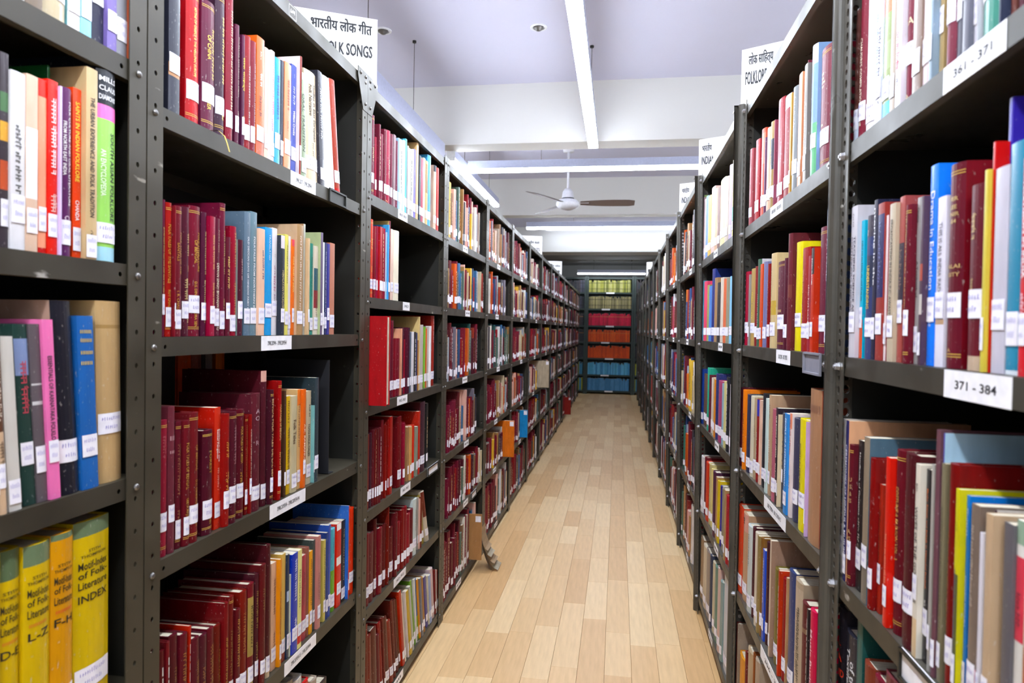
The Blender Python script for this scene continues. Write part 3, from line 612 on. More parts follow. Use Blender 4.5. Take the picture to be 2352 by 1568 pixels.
R12|1|2.0075|.0626|.220|.3779|.000|.137|b89858||||.035|.3-.65:TRIBAL SOCIETY:e8d040:.2
R12|0|2.0720|.0202|.207|.3776|.000|.132|908c88||||.025|
R12|1|2.0926|.0475|.218|.3751|.000|.149|a8203c||||.035|
R13|1|1.3378|.0756|.295|.3725|.000|.194|a87c5c|a85440||||h.1-.15:~:90644c
R13|0|1.4146|.0075|.227|.3721|.000|.148|c8a8d0||||.025|
R13|1|1.4310|.0575|.227|.3738|.000|.142|e0d020||||.045|.22-.68:SOCIETY IN TRIBAL INDIA:282410:-.2
R13|1|1.5117|.0407|.220|.3788|.000|.152|3c3c54||||.035|.06-.09:~:a8a8c0
R13|1|1.5528|.0210|.227|.3771|.000|.152|e4d4d0||.85-1:e89070|||.06-.4:The Hill of Flutes:b06050;.6-.75:~:7080a0
R13|1|1.5741|.0294|.223|.3734|.000|.154|3888d0||||.02|.05-.72:PEOPLE OF A HITHERKNOWN:d8e8f4
R13|0|1.6303|.0151|.218|.3786|.000|.150|404454||||.06|~
R13|0|1.6459|.0068|.213|.3710|.000|.145|d8c4a0||||.025|~
R13|1|1.6623|.0218|.226|.3725|.000|.155|281c28||||.025|.08-.52:THE KONDS OF ORISSA:e8e4c8;.58-.75:~:e8e4c8
R13|1|1.6846|.0379|.220|.3712|.000|.149|b06070||||.02|.2-.8:~:e8c8c8:-.5
R13|1|1.7512|.0262|.248|.3763|.000|.162|b89878||||.025|.1-.25:~:5a4030;.45-.7:~:f0e8e0
R13|1|1.7779|.0242|.237|.3734|.000|.163|c0d4d0||||.025|
R13|1|1.8353|.0386|.243|.3792|.000|.168|1c2028||||.02|.1-.8:~:707880
R13|0|1.8743|.0234|.223|.3771|.000|.140|e0b8a0||||.025|
R13|1|1.8981|.0326|.222|.3758|.000|.140|8a2020||.8-1:3838a0||.025|.4-.8:~:e0d0d0
R13|1|1.9340|.0315|.223|.3757|.000|.141|b09878||||.025|.2-.5:~:3a2c20
R13|1|1.9659|.0385|.224|.3735|.000|.147|d0c8b0||||.01|
R13|1|2.0194|.0502|.223|.3748|.000|.154|28304c|28384c|||.015|.3-.7:~:583040
R13|1|2.0700|.0386|.233|.3701|.000|.154|e88028||||.02|.3-.8:~:8a4818:.4
R13|0|2.1249|.0373|.235|.3722|.000|.162|5a1824||||.025|
R14|1|1.3533|.0330|.248|.3765|.000|.166|d0204c||||.025|.15-.7:Music Business:f0c8d0:.2
R14|0|1.3867|.0103|.241|.3754|.000|.153|201c20||||.025|~
R14|1|1.3975|.0371|.244|.3739|.000|.169|5c1c20||||.025|h.2-.24:~:a08060
R14|1|1.4490|.0561|.266|.3769|.000|.176|a8947c||.0-.95:b4a088||.01|.2-.8:~:3a3028:.5;.22-.75:~:3a3028:.2
R14|1|1.5191|.0479|.263|.3796|.000|.165|303c68|28305c|||.02|
R14|0|1.5682|.0104|.237|.3794|.000|.153|b08860||||.025|
R14|1|1.5789|.0280|.229|.3778|.000|.144|8c1018||||.02|
R14|0|1.6073|.0100|.239|.3716|.000|.157|b83820||||.025|~
R14|1|1.6498|.0420|.223|.3781|.000|.140|6c6020||||.02|
R14|0|1.6992|.0153|.279|.3729|.000|.185|c8b49c|9c7c68|||.025|
R14|0|1.7150|.0120|.194|.3793|.000|.125|98202c||||.025|
R14|1|1.7601|.0210|.256|.3788|.000|.176|401820||||.025|
R14|1|1.7815|.0246|.229|.3756|.000|.156|3050b8||||.025|.1-.6:~:e0e4f0
R14|1|1.8065|.0221|.252|.3740|.000|.160|805828||||.025|
R14|0|1.8290|.0182|.251|.3701|.000|.172|907848||||.025|
R14|1|1.8661|.0316|.247|.3727|.000|.165|d0c4b0||||.025|
R14|1|1.9211|.0279|.246|.3764|.000|.158|4a1c24||||.025|.3-.7:~:a09090
R14|1|1.9494|.0528|.239|.3725|.000|.166|c0c8c4||||.015|.1-.5:~:405058:.2
R14|1|2.0261|.0675|.251|.3757|.000|.156|b89070||.8-1:d09888||.02|.05-.12:BI:2a2424
R14|1|2.0940|.0690|.254|.3737|.000|.165|d04830||||.02|.5-.8:~:c89050:.4
R15|0|1.8155|.0450|.305|.3719|.000|.213|a89480||||.025|
R15|0|1.8932|.0109|.296|.3771|.000|.206|905028||||.025|
R15|0|1.9044|.0684|.283|.3734|.000|.179|b09878||||.025|
R15|0|2.0088|.0160|.244|.3788|.000|.166|702020||||.025|
R15|0|2.0252|.0763|.209|.3749|.000|.135|d08818||||.025|
R15|0|2.1019|.0053|.285|.3716|.000|.178|807060|8c7c6c|||.025|
R15|0|2.1406|.0224|.268|.3760|.000|.171|5c2420||||.025|
R21|0|2.2470|.0366|.232|.3685|.000|.153|b0b8d8||||.025|
R21|0|2.2840|.0250|.244|.3680|.000|.156|e8e4e8||||.025|
R21|1|2.3101|.0678|.259|.3674|.000|.163|e0d070||.15-.4:48b088||.025|
R21|0|2.4101|.0394|.261|.3696|.000|.176|c8b8dc||||.025|
R21|0|2.4499|.0537|.230|.3637|.000|.157|d8c8b8||||.025|
R21|1|2.5149|.1218|.243|.3649|.000|.168|e4d498||||.025|
R21|0|2.6682|.0542|.239|.3687|.000|.166|907068||||.025|
R21|0|2.7228|.0570|.246|.3656|.000|.162|e0b898||||.025|
R21|1|2.7801|.0929|.265|.3641|.000|.175|e8c8c0||||.025|.2-.8:~:6a4a78
R21|0|2.8735|.0827|.249|.3622|.000|.174|e0b860||||.025|
R21|0|2.9570|.0667|.262|.3617|.000|.164|7898d0||||.025|
R21|0|3.0613|.0416|.268|.3657|.000|.174|e8d8d8||||.025|
R21|0|3.1033|.0165|.282|.3651|.000|.187|c8a8a8||||.025|
R21|0|3.1202|.0030|.294|.3677|.000|.197|a8c878||||.025|
R22|1|2.2595|.0752|.224|.3707|.000|.144|d8e4f0||||.025|
R22|1|2.3350|.0584|.224|.3687|.000|.143|90ccec||||.025|
R22|0|2.3939|.0484|.223|.3656|.000|.146|98947c||||.025|
R22|1|2.4630|.0649|.225|.3680|.000|.152|e87850|6a1810|||.025|
R22|0|2.5492|.0611|.236|.3702|.000|.147|dcd0c0||||.025|
R22|0|2.6106|.0617|.222|.3672|.000|.150|302c30||||.025|
R22|0|2.6745|.0610|.245|.3658|.000|.153|a8845c||||.025|
R22|1|2.7574|.0703|.286|.3678|.000|.198|203080|203484|||.025|
R22|0|2.8281|.0635|.223|.3657|.000|.142|5888d0||||.025|
R22|0|2.9253|.0504|.234|.3691|.000|.161|a0a060||||.025|
R22|0|2.9762|.0855|.253|.3656|.000|.158|e85070||||.025|
R22|0|3.1123|.0097|.264|.3701|.000|.174|70c0e0||||.025|
R23|0|2.2967|.0156|.248|.3775|.000|.169|a06068||||.025|
R23|0|2.3127|.0488|.229|.3723|.000|.155|b8b0b4||||.025|
R23|0|2.3620|.0487|.250|.3689|.000|.174|181c24||||.025|~
R23|0|2.4336|.0533|.230|.3715|.000|.151|d0c888||||.025|
R23|0|2.5037|.0324|.219|.3734|.000|.142|90b0c0||||.025|
R23|1|2.5364|.0822|.224|.3713|.000|.153|a84870||||.025|.1-.9:~:d8b0b8
R23|0|2.6216|.0599|.245|.3711|.000|.154|28306c||||.025|
R23|0|2.6879|.0300|.221|.3713|.000|.151|e08830||||.025|
R23|0|2.7260|.0332|.225|.3718|.000|.142|c8b898||||.025|
R23|0|2.7877|.0356|.220|.3749|.000|.147|d8c8c0||||.025|
R23|0|2.8237|.0063|.230|.3681|.000|.152|601828||||.025|
R23|0|2.8410|.0766|.255|.3689|.000|.174|28a888||||.025|
R23|0|2.9780|.0337|.222|.3753|.000|.138|684840||||.025|
R23|0|3.0179|.0436|.222|.3754|.000|.149|584838||||.025|
R23|0|3.0619|.0601|.238|.3702|.000|.163|1e3c8c||||.02|
R24|0|2.3129|.0338|.230|.3755|.000|.157|983028||||.025|
R24|0|2.3471|.0441|.229|.3727|.000|.157|a81828|b01828|||.025|
R24|0|2.3916|.0266|.239|.3717|.000|.159|a88858||||.025|
R24|0|2.4845|.0499|.220|.3806|.000|.153|88806c||||.025|
R24|0|2.5441|.0349|.218|.3812|.000|.149|383088|c0bcb8|||.025|
R24|0|2.5794|.0370|.229|.3764|.000|.158|d0b020||||.025|
R24|0|2.6168|.0273|.236|.3754|.000|.158|b08858||||.025|
R24|0|2.6520|.0542|.246|.3714|.000|.157|481838||||.025|
R24|0|2.7874|.0325|.232|.3812|.000|.158|d8c880||||.025|
R24|0|2.8203|.0477|.243|.3788|.000|.165|c8b880||||.025|~
R24|0|2.8684|.0680|.239|.3742|.000|.166|d04028||||.025|
R24|0|2.9748|.0318|.244|.3782|.000|.155|6a1c28||||.025|
R24|0|3.0070|.0729|.238|.3718|.000|.148|d8d4d4||||.025|~
R25|1|2.3428|.1113|.330|.3809|.000|.207|b8bcc8||||.025|
R25|0|2.4545|.0424|.278|.3762|.000|.192|809490||||.025|
R25|1|2.5181|.0559|.303|.3778|.000|.194|c8a8a0||||.025|
R25|0|2.5960|.0592|.280|.3794|.000|.194|608070||||.025|
R25|0|2.6797|.0490|.270|.3813|.000|.170|c0b498||||.025|
R25|0|2.7292|.0361|.282|.3757|.000|.183|303850||||.025|
R25|1|2.7989|.1060|.266|.3790|.000|.181|807068||||.025|
R25|0|2.9054|.0873|.257|.3777|.000|.170|c8b8a0||||.025|
R25|0|3.0091|.0902|.258|.3786|.000|.169|907458||||.025|'''.split('\n')
BOOKS = []
for line in DATA:
    k, fl, Y, th, H, X, ln, dp, c, s, b, g, lz, t = line.split('|', 13)
    BOOKS.append(dict(key=k, own=fl == '1', Y=float(Y), th=float(th), H=float(H), X=float(X), lean=float(ln), dep=float(dp), c=c, s=s, b=b, g=g, lz=lz, t=t))

# ------------------------------------------------------------------ lettering: every string once as a flat mesh (x along the line, y up)
_text = {}
def collect_texts(strings):
    obs = []
    for s in sorted(set(strings)):
        cu = bpy.data.curves.new('lettering', 'FONT'); cu.body = s; cu.resolution_u = 2
        cu.offset = .012
        o = bpy.data.objects.new('lettering', cu); COL.objects.link(o); obs.append((s, o))
    bpy.context.view_layer.update(); dg = bpy.context.evaluated_depsgraph_get()
    for s, o in obs:
        me = bpy.data.meshes.new_from_object(o.evaluated_get(dg))
        vs = [(v.co.x, v.co.y) for v in me.vertices]; fs = [tuple(p.vertices) for p in me.polygons]
        x0 = min(v[0] for v in vs); x1 = max(v[0] for v in vs)
        _text[s] = ([(x-x0, y) for x, y in vs], fs, x1-x0)
        bpy.data.meshes.remove(me)
    for s, o in obs:
        cu = o.data; bpy.data.objects.remove(o); bpy.data.curves.remove(cu)
SIGN_TEXT = ['भारतीय लोक गीत', 'FOLK SONGS', 'लोक सािहत्य', 'FOLKLORE', 'भारतीय', 'INDIAN', 'भारतीय कला', 'ARTS', 'भारतीय सािहत्य', 'LITERATURE', 'Godrej',
             '398.207 - 398.2094', '398.2094 - 398.20954', '398.20954 - 398.2095414', '398.2095415 - 398.205444', '398.21', '398.22 - 398.23', '398.25 - 398.27', '398.27 - 398.32',
             '371 - 384', '361 - 371', '301.7295 - 301.72952', '301.72954 - 301.7295415', '306 - 307', 'THE SO', 'CU', 'The', '398.2', '20', 'CHA', 'DAS', 'MUK']
def parse_titles(t):
    out = []
    for p in t.split(';'):
        q = p.split(':')
        if len(q) < 3: continue
        h = q[0].startswith('h'); a, b = q[0].lstrip('h').split('-', 1) if not q[0].startswith('h') else q[0][1:].split('-', 1)
        out.append((h, float(a), float(b), q[1], q[2], float(q[3]) if len(q) > 3 else 0))
    return out
collect_texts(SIGN_TEXT + [p[3] for b in BOOKS if b['own'] for p in parse_titles(b['t']) if p[3] not in '~#'])

# ------------------------------------------------------------------ the room
mb = MB(); mb.box(-4.6, 3.6, -4, 14.3, -.06, -.014); floor = struct('floor', mb, [M_SEAM])
SW = .098
plk = []
x = -1.2
while x < .95:
    y = -1.2 - R()*.5
    while y < 14.2:
        L = random.choice((.36, .44, .52, .6, .68)); plk.append((x, y, L)); y += L
    x += SW
vis = sorted((p for p in plk if p[0] > -.78 and p[0] < .42 and p[1] > 1.7), key=lambda p: p[1])[:300]
vs = set(vis); pm = {}
for p in vis:
    if p[2] not in pm:
        b = MB(); w, L, e = SW-.0007, p[2]-.0007, .0006
        b.v += [(e, e, 0), (w-e, e, 0), (w-e, L-e, 0), (e, L-e, 0), (0, 0, -e), (w, 0, -e), (w, L, -e), (0, L, -e), (0, 0, -.012), (w, 0, -.012), (w, L, -.012), (0, L, -.012)]
        b.f += [(0, 1, 2, 3)] + [(i+4, (i+1) % 4+4, (i+1) % 4, i) for i in range(4)] + [(i+8, (i+1) % 4+8, (i+1) % 4+4, i+4) for i in range(4)] + [(11, 10, 9, 8)]
        b.m += [0]*10; b.c += [(1, 1, 1)]*10
        pm[p[2]] = b.mesh('plank', [M_WOOD])
    link('plank', pm[p[2]], floor, (p[0], p[1], 0))
mb = MB()
for p in plk:
    if p not in vs: g = R(); mb.box(p[0], p[0]+SW-.0007, p[1], p[1]+p[2]-.0007, -.012, 0, 0, (g, g, g))
o = mb.obj('distant_planks', [M_WOODS], floor); o['kind'] = 'stuff'
mb = MB(); mb.box(-4.6, 3.6, -4, 11.7, 3.0, 3.1); struct('ceiling', mb, [M_CEIL])
for i, (y0, y1) in enumerate(((4.86, 5.06), (7.92, 8.12))):
    mb = MB(); mb.box(-4.6, 3.6, y0, y1, 2.575, 3.0); struct('trim_%d' % (i+1), mb, [M_BEAM])
mb = MB(); mb.box(-4.6, 3.6, 11.67, 12.2, 2.575, 3.1); struct('trim_3', mb, [M_BEAM])
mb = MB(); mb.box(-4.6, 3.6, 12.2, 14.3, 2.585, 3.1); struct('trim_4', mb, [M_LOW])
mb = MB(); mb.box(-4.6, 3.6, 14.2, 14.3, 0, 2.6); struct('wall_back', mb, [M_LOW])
mb = MB(); mb.box(-4.7, -4.6, -4, 14.3, 0, 3.1); struct('wall_left', mb, [M_WALL])
mb = MB(); mb.box(3.6, 3.7, -4, 14.3, 0, 3.1); struct('wall_right', mb, [M_WALL])

# ------------------------------------------------------------------ steel racks
def strip(mb, o, A, B, w, L, th, nrm, holes=(), mi=0):
    """sheet strip: width along A, length along B, thickness along -nrm; holes = (pos along B, half width, half length) punched at mid width"""
    o, A, B, N = Vector(o), Vector(A), Vector(B), Vector(nrm)
    P = lambda a, b, d: tuple(o + a*A + b*B - d*N)
    cur = 0
    def plain(b0, b1):
        if b1-b0 < 1e-5: return
        for d, fl in ((0, 0), (th, 1)):
            q = [P(0, b0, d), P(w, b0, d), P(w, b1, d), P(0, b1, d)]; mb.quad(q[::-1] if fl else q, mi)
    for b, ra, rb in sorted(holes):
        h = min(rb*1.5, rb+.0024); plain(cur, b-h); cur = b+h
        oc = [(w/2+ra*math.cos(k*math.pi/4+math.pi/8), b+rb*math.sin(k*math.pi/4+math.pi/8)) for k in range(8)]
        rect = [(w, b+h*.4), (w, b+h), (0, b+h), (0, b+h*.4), (0, b-h*.4), (0, b-h), (w, b-h), (w, b-h*.4)]
        for k in range(8):
            j = (k+1) % 8
            for d, fl in ((0, 0), (th, 1)):
                q = [P(*rect[k], d), P(*rect[j], d), P(*oc[j], d), P(*oc[k], d)]; mb.quad(q[::-1] if fl else q, mi)
            mb.quad([P(*oc[k], 0), P(*oc[j], 0), P(*oc[j], th), P(*oc[k], th)], mi)
    plain(cur, L)
    for a in (0, w): mb.quad([P(a, 0, 0), P(a, L, 0), P(a, L, th), P(a, 0, th)], mi)
    for b in (0, L): mb.quad([P(0, b, 0), P(w, b, 0), P(w, b, th), P(0, b, th)], mi)
def upright(side, end, top, fine):
    """angle post at a rack end; local x towards the aisle = +n, y along the rack; end=+1 the post starts at y=0 and runs to +y"""
    mb = MB(); n = 1 if side == 'L' else -1
    w, dpt = (.036, .036) if side == 'L' else (.040, .038)
    if not fine: hs = []
    elif side == 'L': hs = [(.03+.05*i, .0034, .0042) for i in range(int((top-.04)/.05))]
    else: hs = [(.02+.0195*i, .0056, .0052 if i % 2 else .0078) for i in range(int((top-.03)/.0195))]
    y0 = .001*end if side == 'L' else .010*end
    strip(mb, (0, y0, 0), (0, end, 0), (0, 0, 1), w, top, .002, (n, 0, 0), hs)
    if side == 'R':                                    # rolled edge: quarter round next to the joint
        K = 5; pr = [(n*.014*math.sin(a), end*(.0008+.0125*(1-math.cos(a)) if 0 else .0008+.0115*math.cos(a))) for a in [i*math.pi/2/K for i in range(K+1)]]
        for (xa, ya), (xb, yb) in zip(pr, pr[1:]): mb.quad([(xa, ya, 0), (xb, yb, 0), (xb, yb, top), (xa, ya, top)])
        mb.quad([(x, y, top) for x, y in pr] + [(0, end*.0008, top)])
    strip(mb, (-n*.002, (.0015*end), 0), (-n, 0, 0), (0, 0, 1), dpt, top, .002, (0, -end, 0), [h for h in hs if fine])
    return mb
_bolt = {}
def bolt_mesh(side):
    if side not in _bolt:
        mb = MB()
        if side == 'L':
            prof = [(.0052, 0), (.005, .0014), (.0038, .0028), (.0018, .0036), (.0004, .0038)]; seg = 10
        else: prof = [(.0075, 0), (.0075, .001), (.0062, .001), (.0062, .0065), (.003, .0065), (.003, .009)]; seg = 6
        mb.lathe(prof, seg); n = 1 if side == 'L' else -1
        mb.v = [(n*z, x, y) for x, y, z in mb.v]
        _bolt[side] = mb.mesh('bolt', [M_BOLT if side == 'L' else M_HEX], smooth=False)
    return _bolt[side]
def put_text(mb, s, org, ax, ay, size_x, size_y, mi, lift=(0, 0, 0)):
    vs, fs, w = _text[s]; i = len(mb.v); o, ax, ay = Vector(org)+Vector(lift), Vector(ax), Vector(ay)
    mb.v += [tuple(o + x*size_x*ax + y*size_y*ay) for x, y in vs]
    for f in fs: mb.f.append(tuple(i+k for k in f)); mb.m.append(mi); mb.c.append((1, 1, 1))
LBL = {}      # (side, rack, shelf) -> (Y centre, width, text)
RACKS = {}
def rack(side, idx, Y0, Y1, X0, zs, slope, label, fine, lbls=None, depth=.30, back=True, mat=None, group=None):
    n = 1 if side == 'L' else -1
    root = empty('steel_bookcase', (X0, Y0, 0), label, 'bookcase', group)
    Wd = Y1-Y0; top = zs[0]+.012; ms = mat or (M_STEEL if side == 'L' else M_STEELR); ml = mat or M_LIP
    SH = lambda mb: setattr(mb, 'v', [(x-slope*z, y, z) for x, y, z in mb.v]) if slope else None
    for e, y in ((1, 0), (-1, Wd)):
        mb = upright(side, e, top, fine); mb.v = [(x, yy+y, z) for x, yy, z in mb.v]; SH(mb)
        u = mb.obj('upright', [ms], root)
        if fine:
            for z in zs:
                for yy in ([.018] if side == 'L' else [.030]):
                    link('bolt', bolt_mesh(side), u, (n*.0002-slope*z, y+e*yy, z-.016))
        mb = MB(); mb.box(-n*depth, -n*(depth-.03), y+e*.002, y+e*.004, 0, top); mb.box(-n*depth, -n*(depth-.002), y+e*.002, y+e*.03, 0, top); SH(mb); mb.obj('rear_upright', [ms], root)
        mb = MB(); mb.box(-n*(depth-.004), -n*.03, y+e*.004, y+e*.0052, zs[-1]-.02, zs[0]); SH(mb); mb.obj('side_panel', [M_PANEL], root)
    if back and not isinstance(back, bool):
        for y0, y1, z0, z1 in back:
            mb = MB(); mb.box(-n*(depth+.002), -n*(depth+.001), y0, y1, z0, z1); mb.obj('back_panel', [M_PANEL], root)
    elif back:
        mb = MB(); mb.box(-n*(depth+.002), -n*(depth+.001), .004, Wd-.004, zs[-1]-.02, zs[0]); SH(mb); mb.obj('back_panel', [M_PANEL], root)
    for i, z in enumerate(zs):
        mb = MB(); a, b = .005, Wd-.005; k = -slope*z
        mb.box(min(-n*depth, -n*.004)+k, max(-n*depth, -n*.004)+k, a, b, z-.0012, z)
        hs = [(.045, .0038, .0038), (b-a-.045, .0038, .0038)] if fine else []
        strip(mb, (-n*.003+k, a, z-.031), (0, 0, 1), (0, 1, 0), .031, b-a, .0012, (n, 0, 0), hs, 1)
        mb.box(min(-n*.016, -n*.004)+k, max(-n*.016, -n*.004)+k, a, b, z-.031, z-.0298)
        mb.box(min(-n*(depth-.002), -n*depth)+k, max(-n*(depth-.002), -n*depth)+k, a, b, z-.031, z-.001)
        sh = mb.obj('shelf', [ms, ml], root)
        for (yc, wd, hg, tx) in (lbls or {}).get(i, []):
            mb = MB(); p = .0006; x = n*(-.003+p)+k
            mb.box(min(x, x-n*p), max(x, x-n*p), yc-Y0-wd/2, yc-Y0+wd/2, z-.031+(.031-hg)-.0005, z-.0005)
            if tx in _text:
                w = _text[tx][2]; sx = wd*.62/w; sy = min(hg*.42, sx*2.4)
                put_text(mb, tx, (x+n*.0003, yc-Y0-n*wd*.31, z-.0005-hg*.64), (0, n, 0), (0, 0, 1), sx, sy, 1)
            elif tx == '~':
                for q in range(9):
                    if q in (4,): continue
                    yy = yc-Y0-wd*.36+q*wd*.085; mb.box(min(x+n*.0003, x), max(x+n*.0003, x), yy, yy+wd*.045, z-.0005-hg*.62, z-.0005-hg*.34, 1)
            mb.obj('shelf_label', [M_CARD, M_BLACK], sh)
    RACKS[(side, idx)] = root
    return root
LZ5 = [1.943, 1.585, 1.222, .865, .495, .12]; LZ6 = [1.94, 1.63, 1.33, 1.013, .70, .41, .06]; RZ = [1.925, 1.555, 1.207, .843, .468, .09]
LJ = [.030] + [.9441+.914*k for k in range(14)]
RJ = [.305, 1.238, 2.172, 3.131, 4.066, 4.98, 5.93, 6.87, 7.78, 8.72] + [8.72+.935*k for k in range(1, 5)]
lab1 = {1: [(1.4725, .125, .031, '398.207 - 398.2094')], 2: [(1.357, .13, .030, '398.2094 - 398.20954')], 3: [(1.416, .165, .030, '398.20954 - 398.2095414')], 4: [(1.485, .16, .030, '398.2095415 - 398.205444')]}
lab2 = {1: [(2.2, .1, .03, '~')], 2: [(2.25, .075, .028, '398.21')], 3: [(2.22, .11, .028, '398.22 - 398.23')], 4: [(2.27, .11, .028, '398.25 - 398.27')], 5: [(2.22, .13, .028, '398.27 - 398.32')], 6: [(2.17, .2, .028, '~')]}
def near_lbl(Y0, Y1, zs, seed):
    q = random.Random(seed); return {i: [(Y0+(Y1-Y0)*q.uniform(.35, .6), .1, .028, '~')] for i in range(1, len(zs))}
for i in range(14):
    Y0, Y1 = LJ[i], LJ[i+1]; zs = LZ5 if i == 1 else LZ6
    lb = {1: lab1, 2: lab2}.get(i) or ({} if i == 0 else near_lbl(Y0, Y1, zs, i))
    name = ['olive steel bookcase of round-headed bolts holding the yellow index volumes', 'olive steel bookcase of five tall shelves under the FOLK SONGS sign', 'olive steel bookcase with half-empty second shelf beyond the FOLK SONGS sign'][i] if i < 3 else \
        'dark olive steel bookcase, %s beyond the FOLK SONGS sign along the aisle' % ORD[i-2]
    rack('L', i, Y0+.0005, Y1-.0005, -.712, zs, 0, name, i < 6, lb, back=True if i != 1 else [(.004, .91, .12, .865), (.004, .91, 1.222, 1.943), (.004, .50, .865, 1.222), (.775, .91, .865, 1.222)], group='bookcases lining the aisle')
labR0 = {1: [(.80, .13, .031, '361 - 371')], 2: [(.775, .135, .031, '371 - 384')]}
labR1 = {1: [(1.71, .13, .03, '~')], 2: [(1.61, .13, .031, '301.7295 - 301.72952')], 3: [(1.66, .22, .031, '301.72954 - 301.7295415')], 4: [(1.64, .26, .031, '306 - 307')]}
for i in range(13):
    Y0, Y1 = RJ[i], RJ[i+1]; X0, sl = (.366, 0) if i < 2 else (.372, .010) if i == 2 else (.378, .0197)
    lb = {0: labR0, 1: labR1}.get(i) or near_lbl(Y0, Y1, RZ, 40+i)
    name = ['slotted-angle steel bookcase holding the shelf marked 371 - 384', 'slotted-angle steel bookcase with hex nuts under the FOLKLORE sign'][i] if i < 2 else \
        'slotted-angle steel bookcase, %s beyond the FOLKLORE sign along the aisle' % ORD[i-2]
    rack('R', i, Y0+.0005, Y1-.0005, X0, RZ, sl, name, i < 6, lb, group='bookcases lining the aisle')
mb = MB()
for q in ((-.58, -.578, .44, .86, .80, 1.30), (-.58, -.302, .44, .442, .80, 1.30), (-.58, -.302, .86, .862, .80, 1.30), (-.58, -.302, .44, .86, 1.20, 1.202), (-.58, -.302, .44, .86, .862, .865)): mb.box(*q)
mb.obj('light_blocking_box', [M_PANEL], RACKS[('L', 1)])  # added box, blocks light leaking in through the open back
# gussets, maker's plate and label holders on the near racks
def holder(side, idx, shelf, zs, yc, wd, hg, mats, X0=None, name='label_holder', drop=.0):
    n = 1 if side == 'L' else -1; root = RACKS[(side, idx)]; z = zs[shelf]; y = yc-root.location.y; mb = MB(); x = lambda a: n*(-.003+a)
    def bx(a, b, y0, y1, z0, z1, mi): mb.box(min(x(a), x(b)), max(x(a), x(b)), y0, y1, z0, z1, mi)
    z1 = z+.002-drop; z0 = z1-hg
    bx(0, .0015, y-wd/2, y+wd/2, z0, z1, 1)
    for q0, q1 in ((z0, z0+.004), (z1-.004, z1)): bx(.0015, .005, y-wd/2, y+wd/2, q0, q1, 0)
    for q in (-1, 1): bx(.0015, .005, y+q*wd/2-.0025, y+q*wd/2+.0025, z0, z1, 0)
    return mb.obj(name, mats, root)
holder('L', 1, 1, LZ5, 1.66, .10, .034, [M_DARK, M_DARK])
holder('R', 0, 3, RZ, .87, .13, .04, [M_DARK, M_CARD])
holder('R', 1, 2, RZ, 1.37, .11, .042, [M_GREYM, M_GREYM])
holder('L', 2, 4, LZ6, 2.62, .15, .034, [M_DARK, M_CARD])
holder('L', 3, 5, LZ6, 3.42, .12, .034, [M_DARK, M_CARD])
for k, e in ((('L', 1), -1), (('L', 1), 1), (('L', 2), 1)):
    r = RACKS[k]; y = 0 if e > 0 else .913; mb = MB()
    pts = [(0, .0, .012), (0, .075, .012), (0, .075, -.012), (0, .034, -.095), (0, .0, -.095)]
    q = [(.0012, y+e*p[1], 1.943+p[2]) for p in pts]; mb.quad(q if e > 0 else q[::-1]); mb.quad([(-.0003, b, c) for _, b, c in q])
    for i in range(5): a, b = q[i], q[(i+1) % 5]; mb.quad([a, b, (-.0003, *b[1:]), (-.0003, *a[1:])])
    g = mb.obj('corner_gusset', [M_LIP], r)
    for by, bz in ((.018, .0), (.055, 0), (.018, -.075)): link('bolt', bolt_mesh('L'), g, (.0012, y+e*by, 1.943+bz))
mb = MB(); r = RACKS[('L', 1)]; y = 1.412-r.location.y; z = 1.943
for a, b, c, d in ((-.017, .017, -.004, -.0032), (-.017, .017, -.0285, -.0277), (-.017, -.0162, -.0285, -.0032), (.0162, .017, -.0285, -.0032)): mb.box(-.003, -.0026, y+a, y+b, z+c, z+d)
put_text(mb, 'Godrej', (-.0025, y-.0125, z-.0205), (0, 1, .25), (0, .2, 1), .0078, .013, 0)
mb.obj('maker_plate', [M_CARD], r)

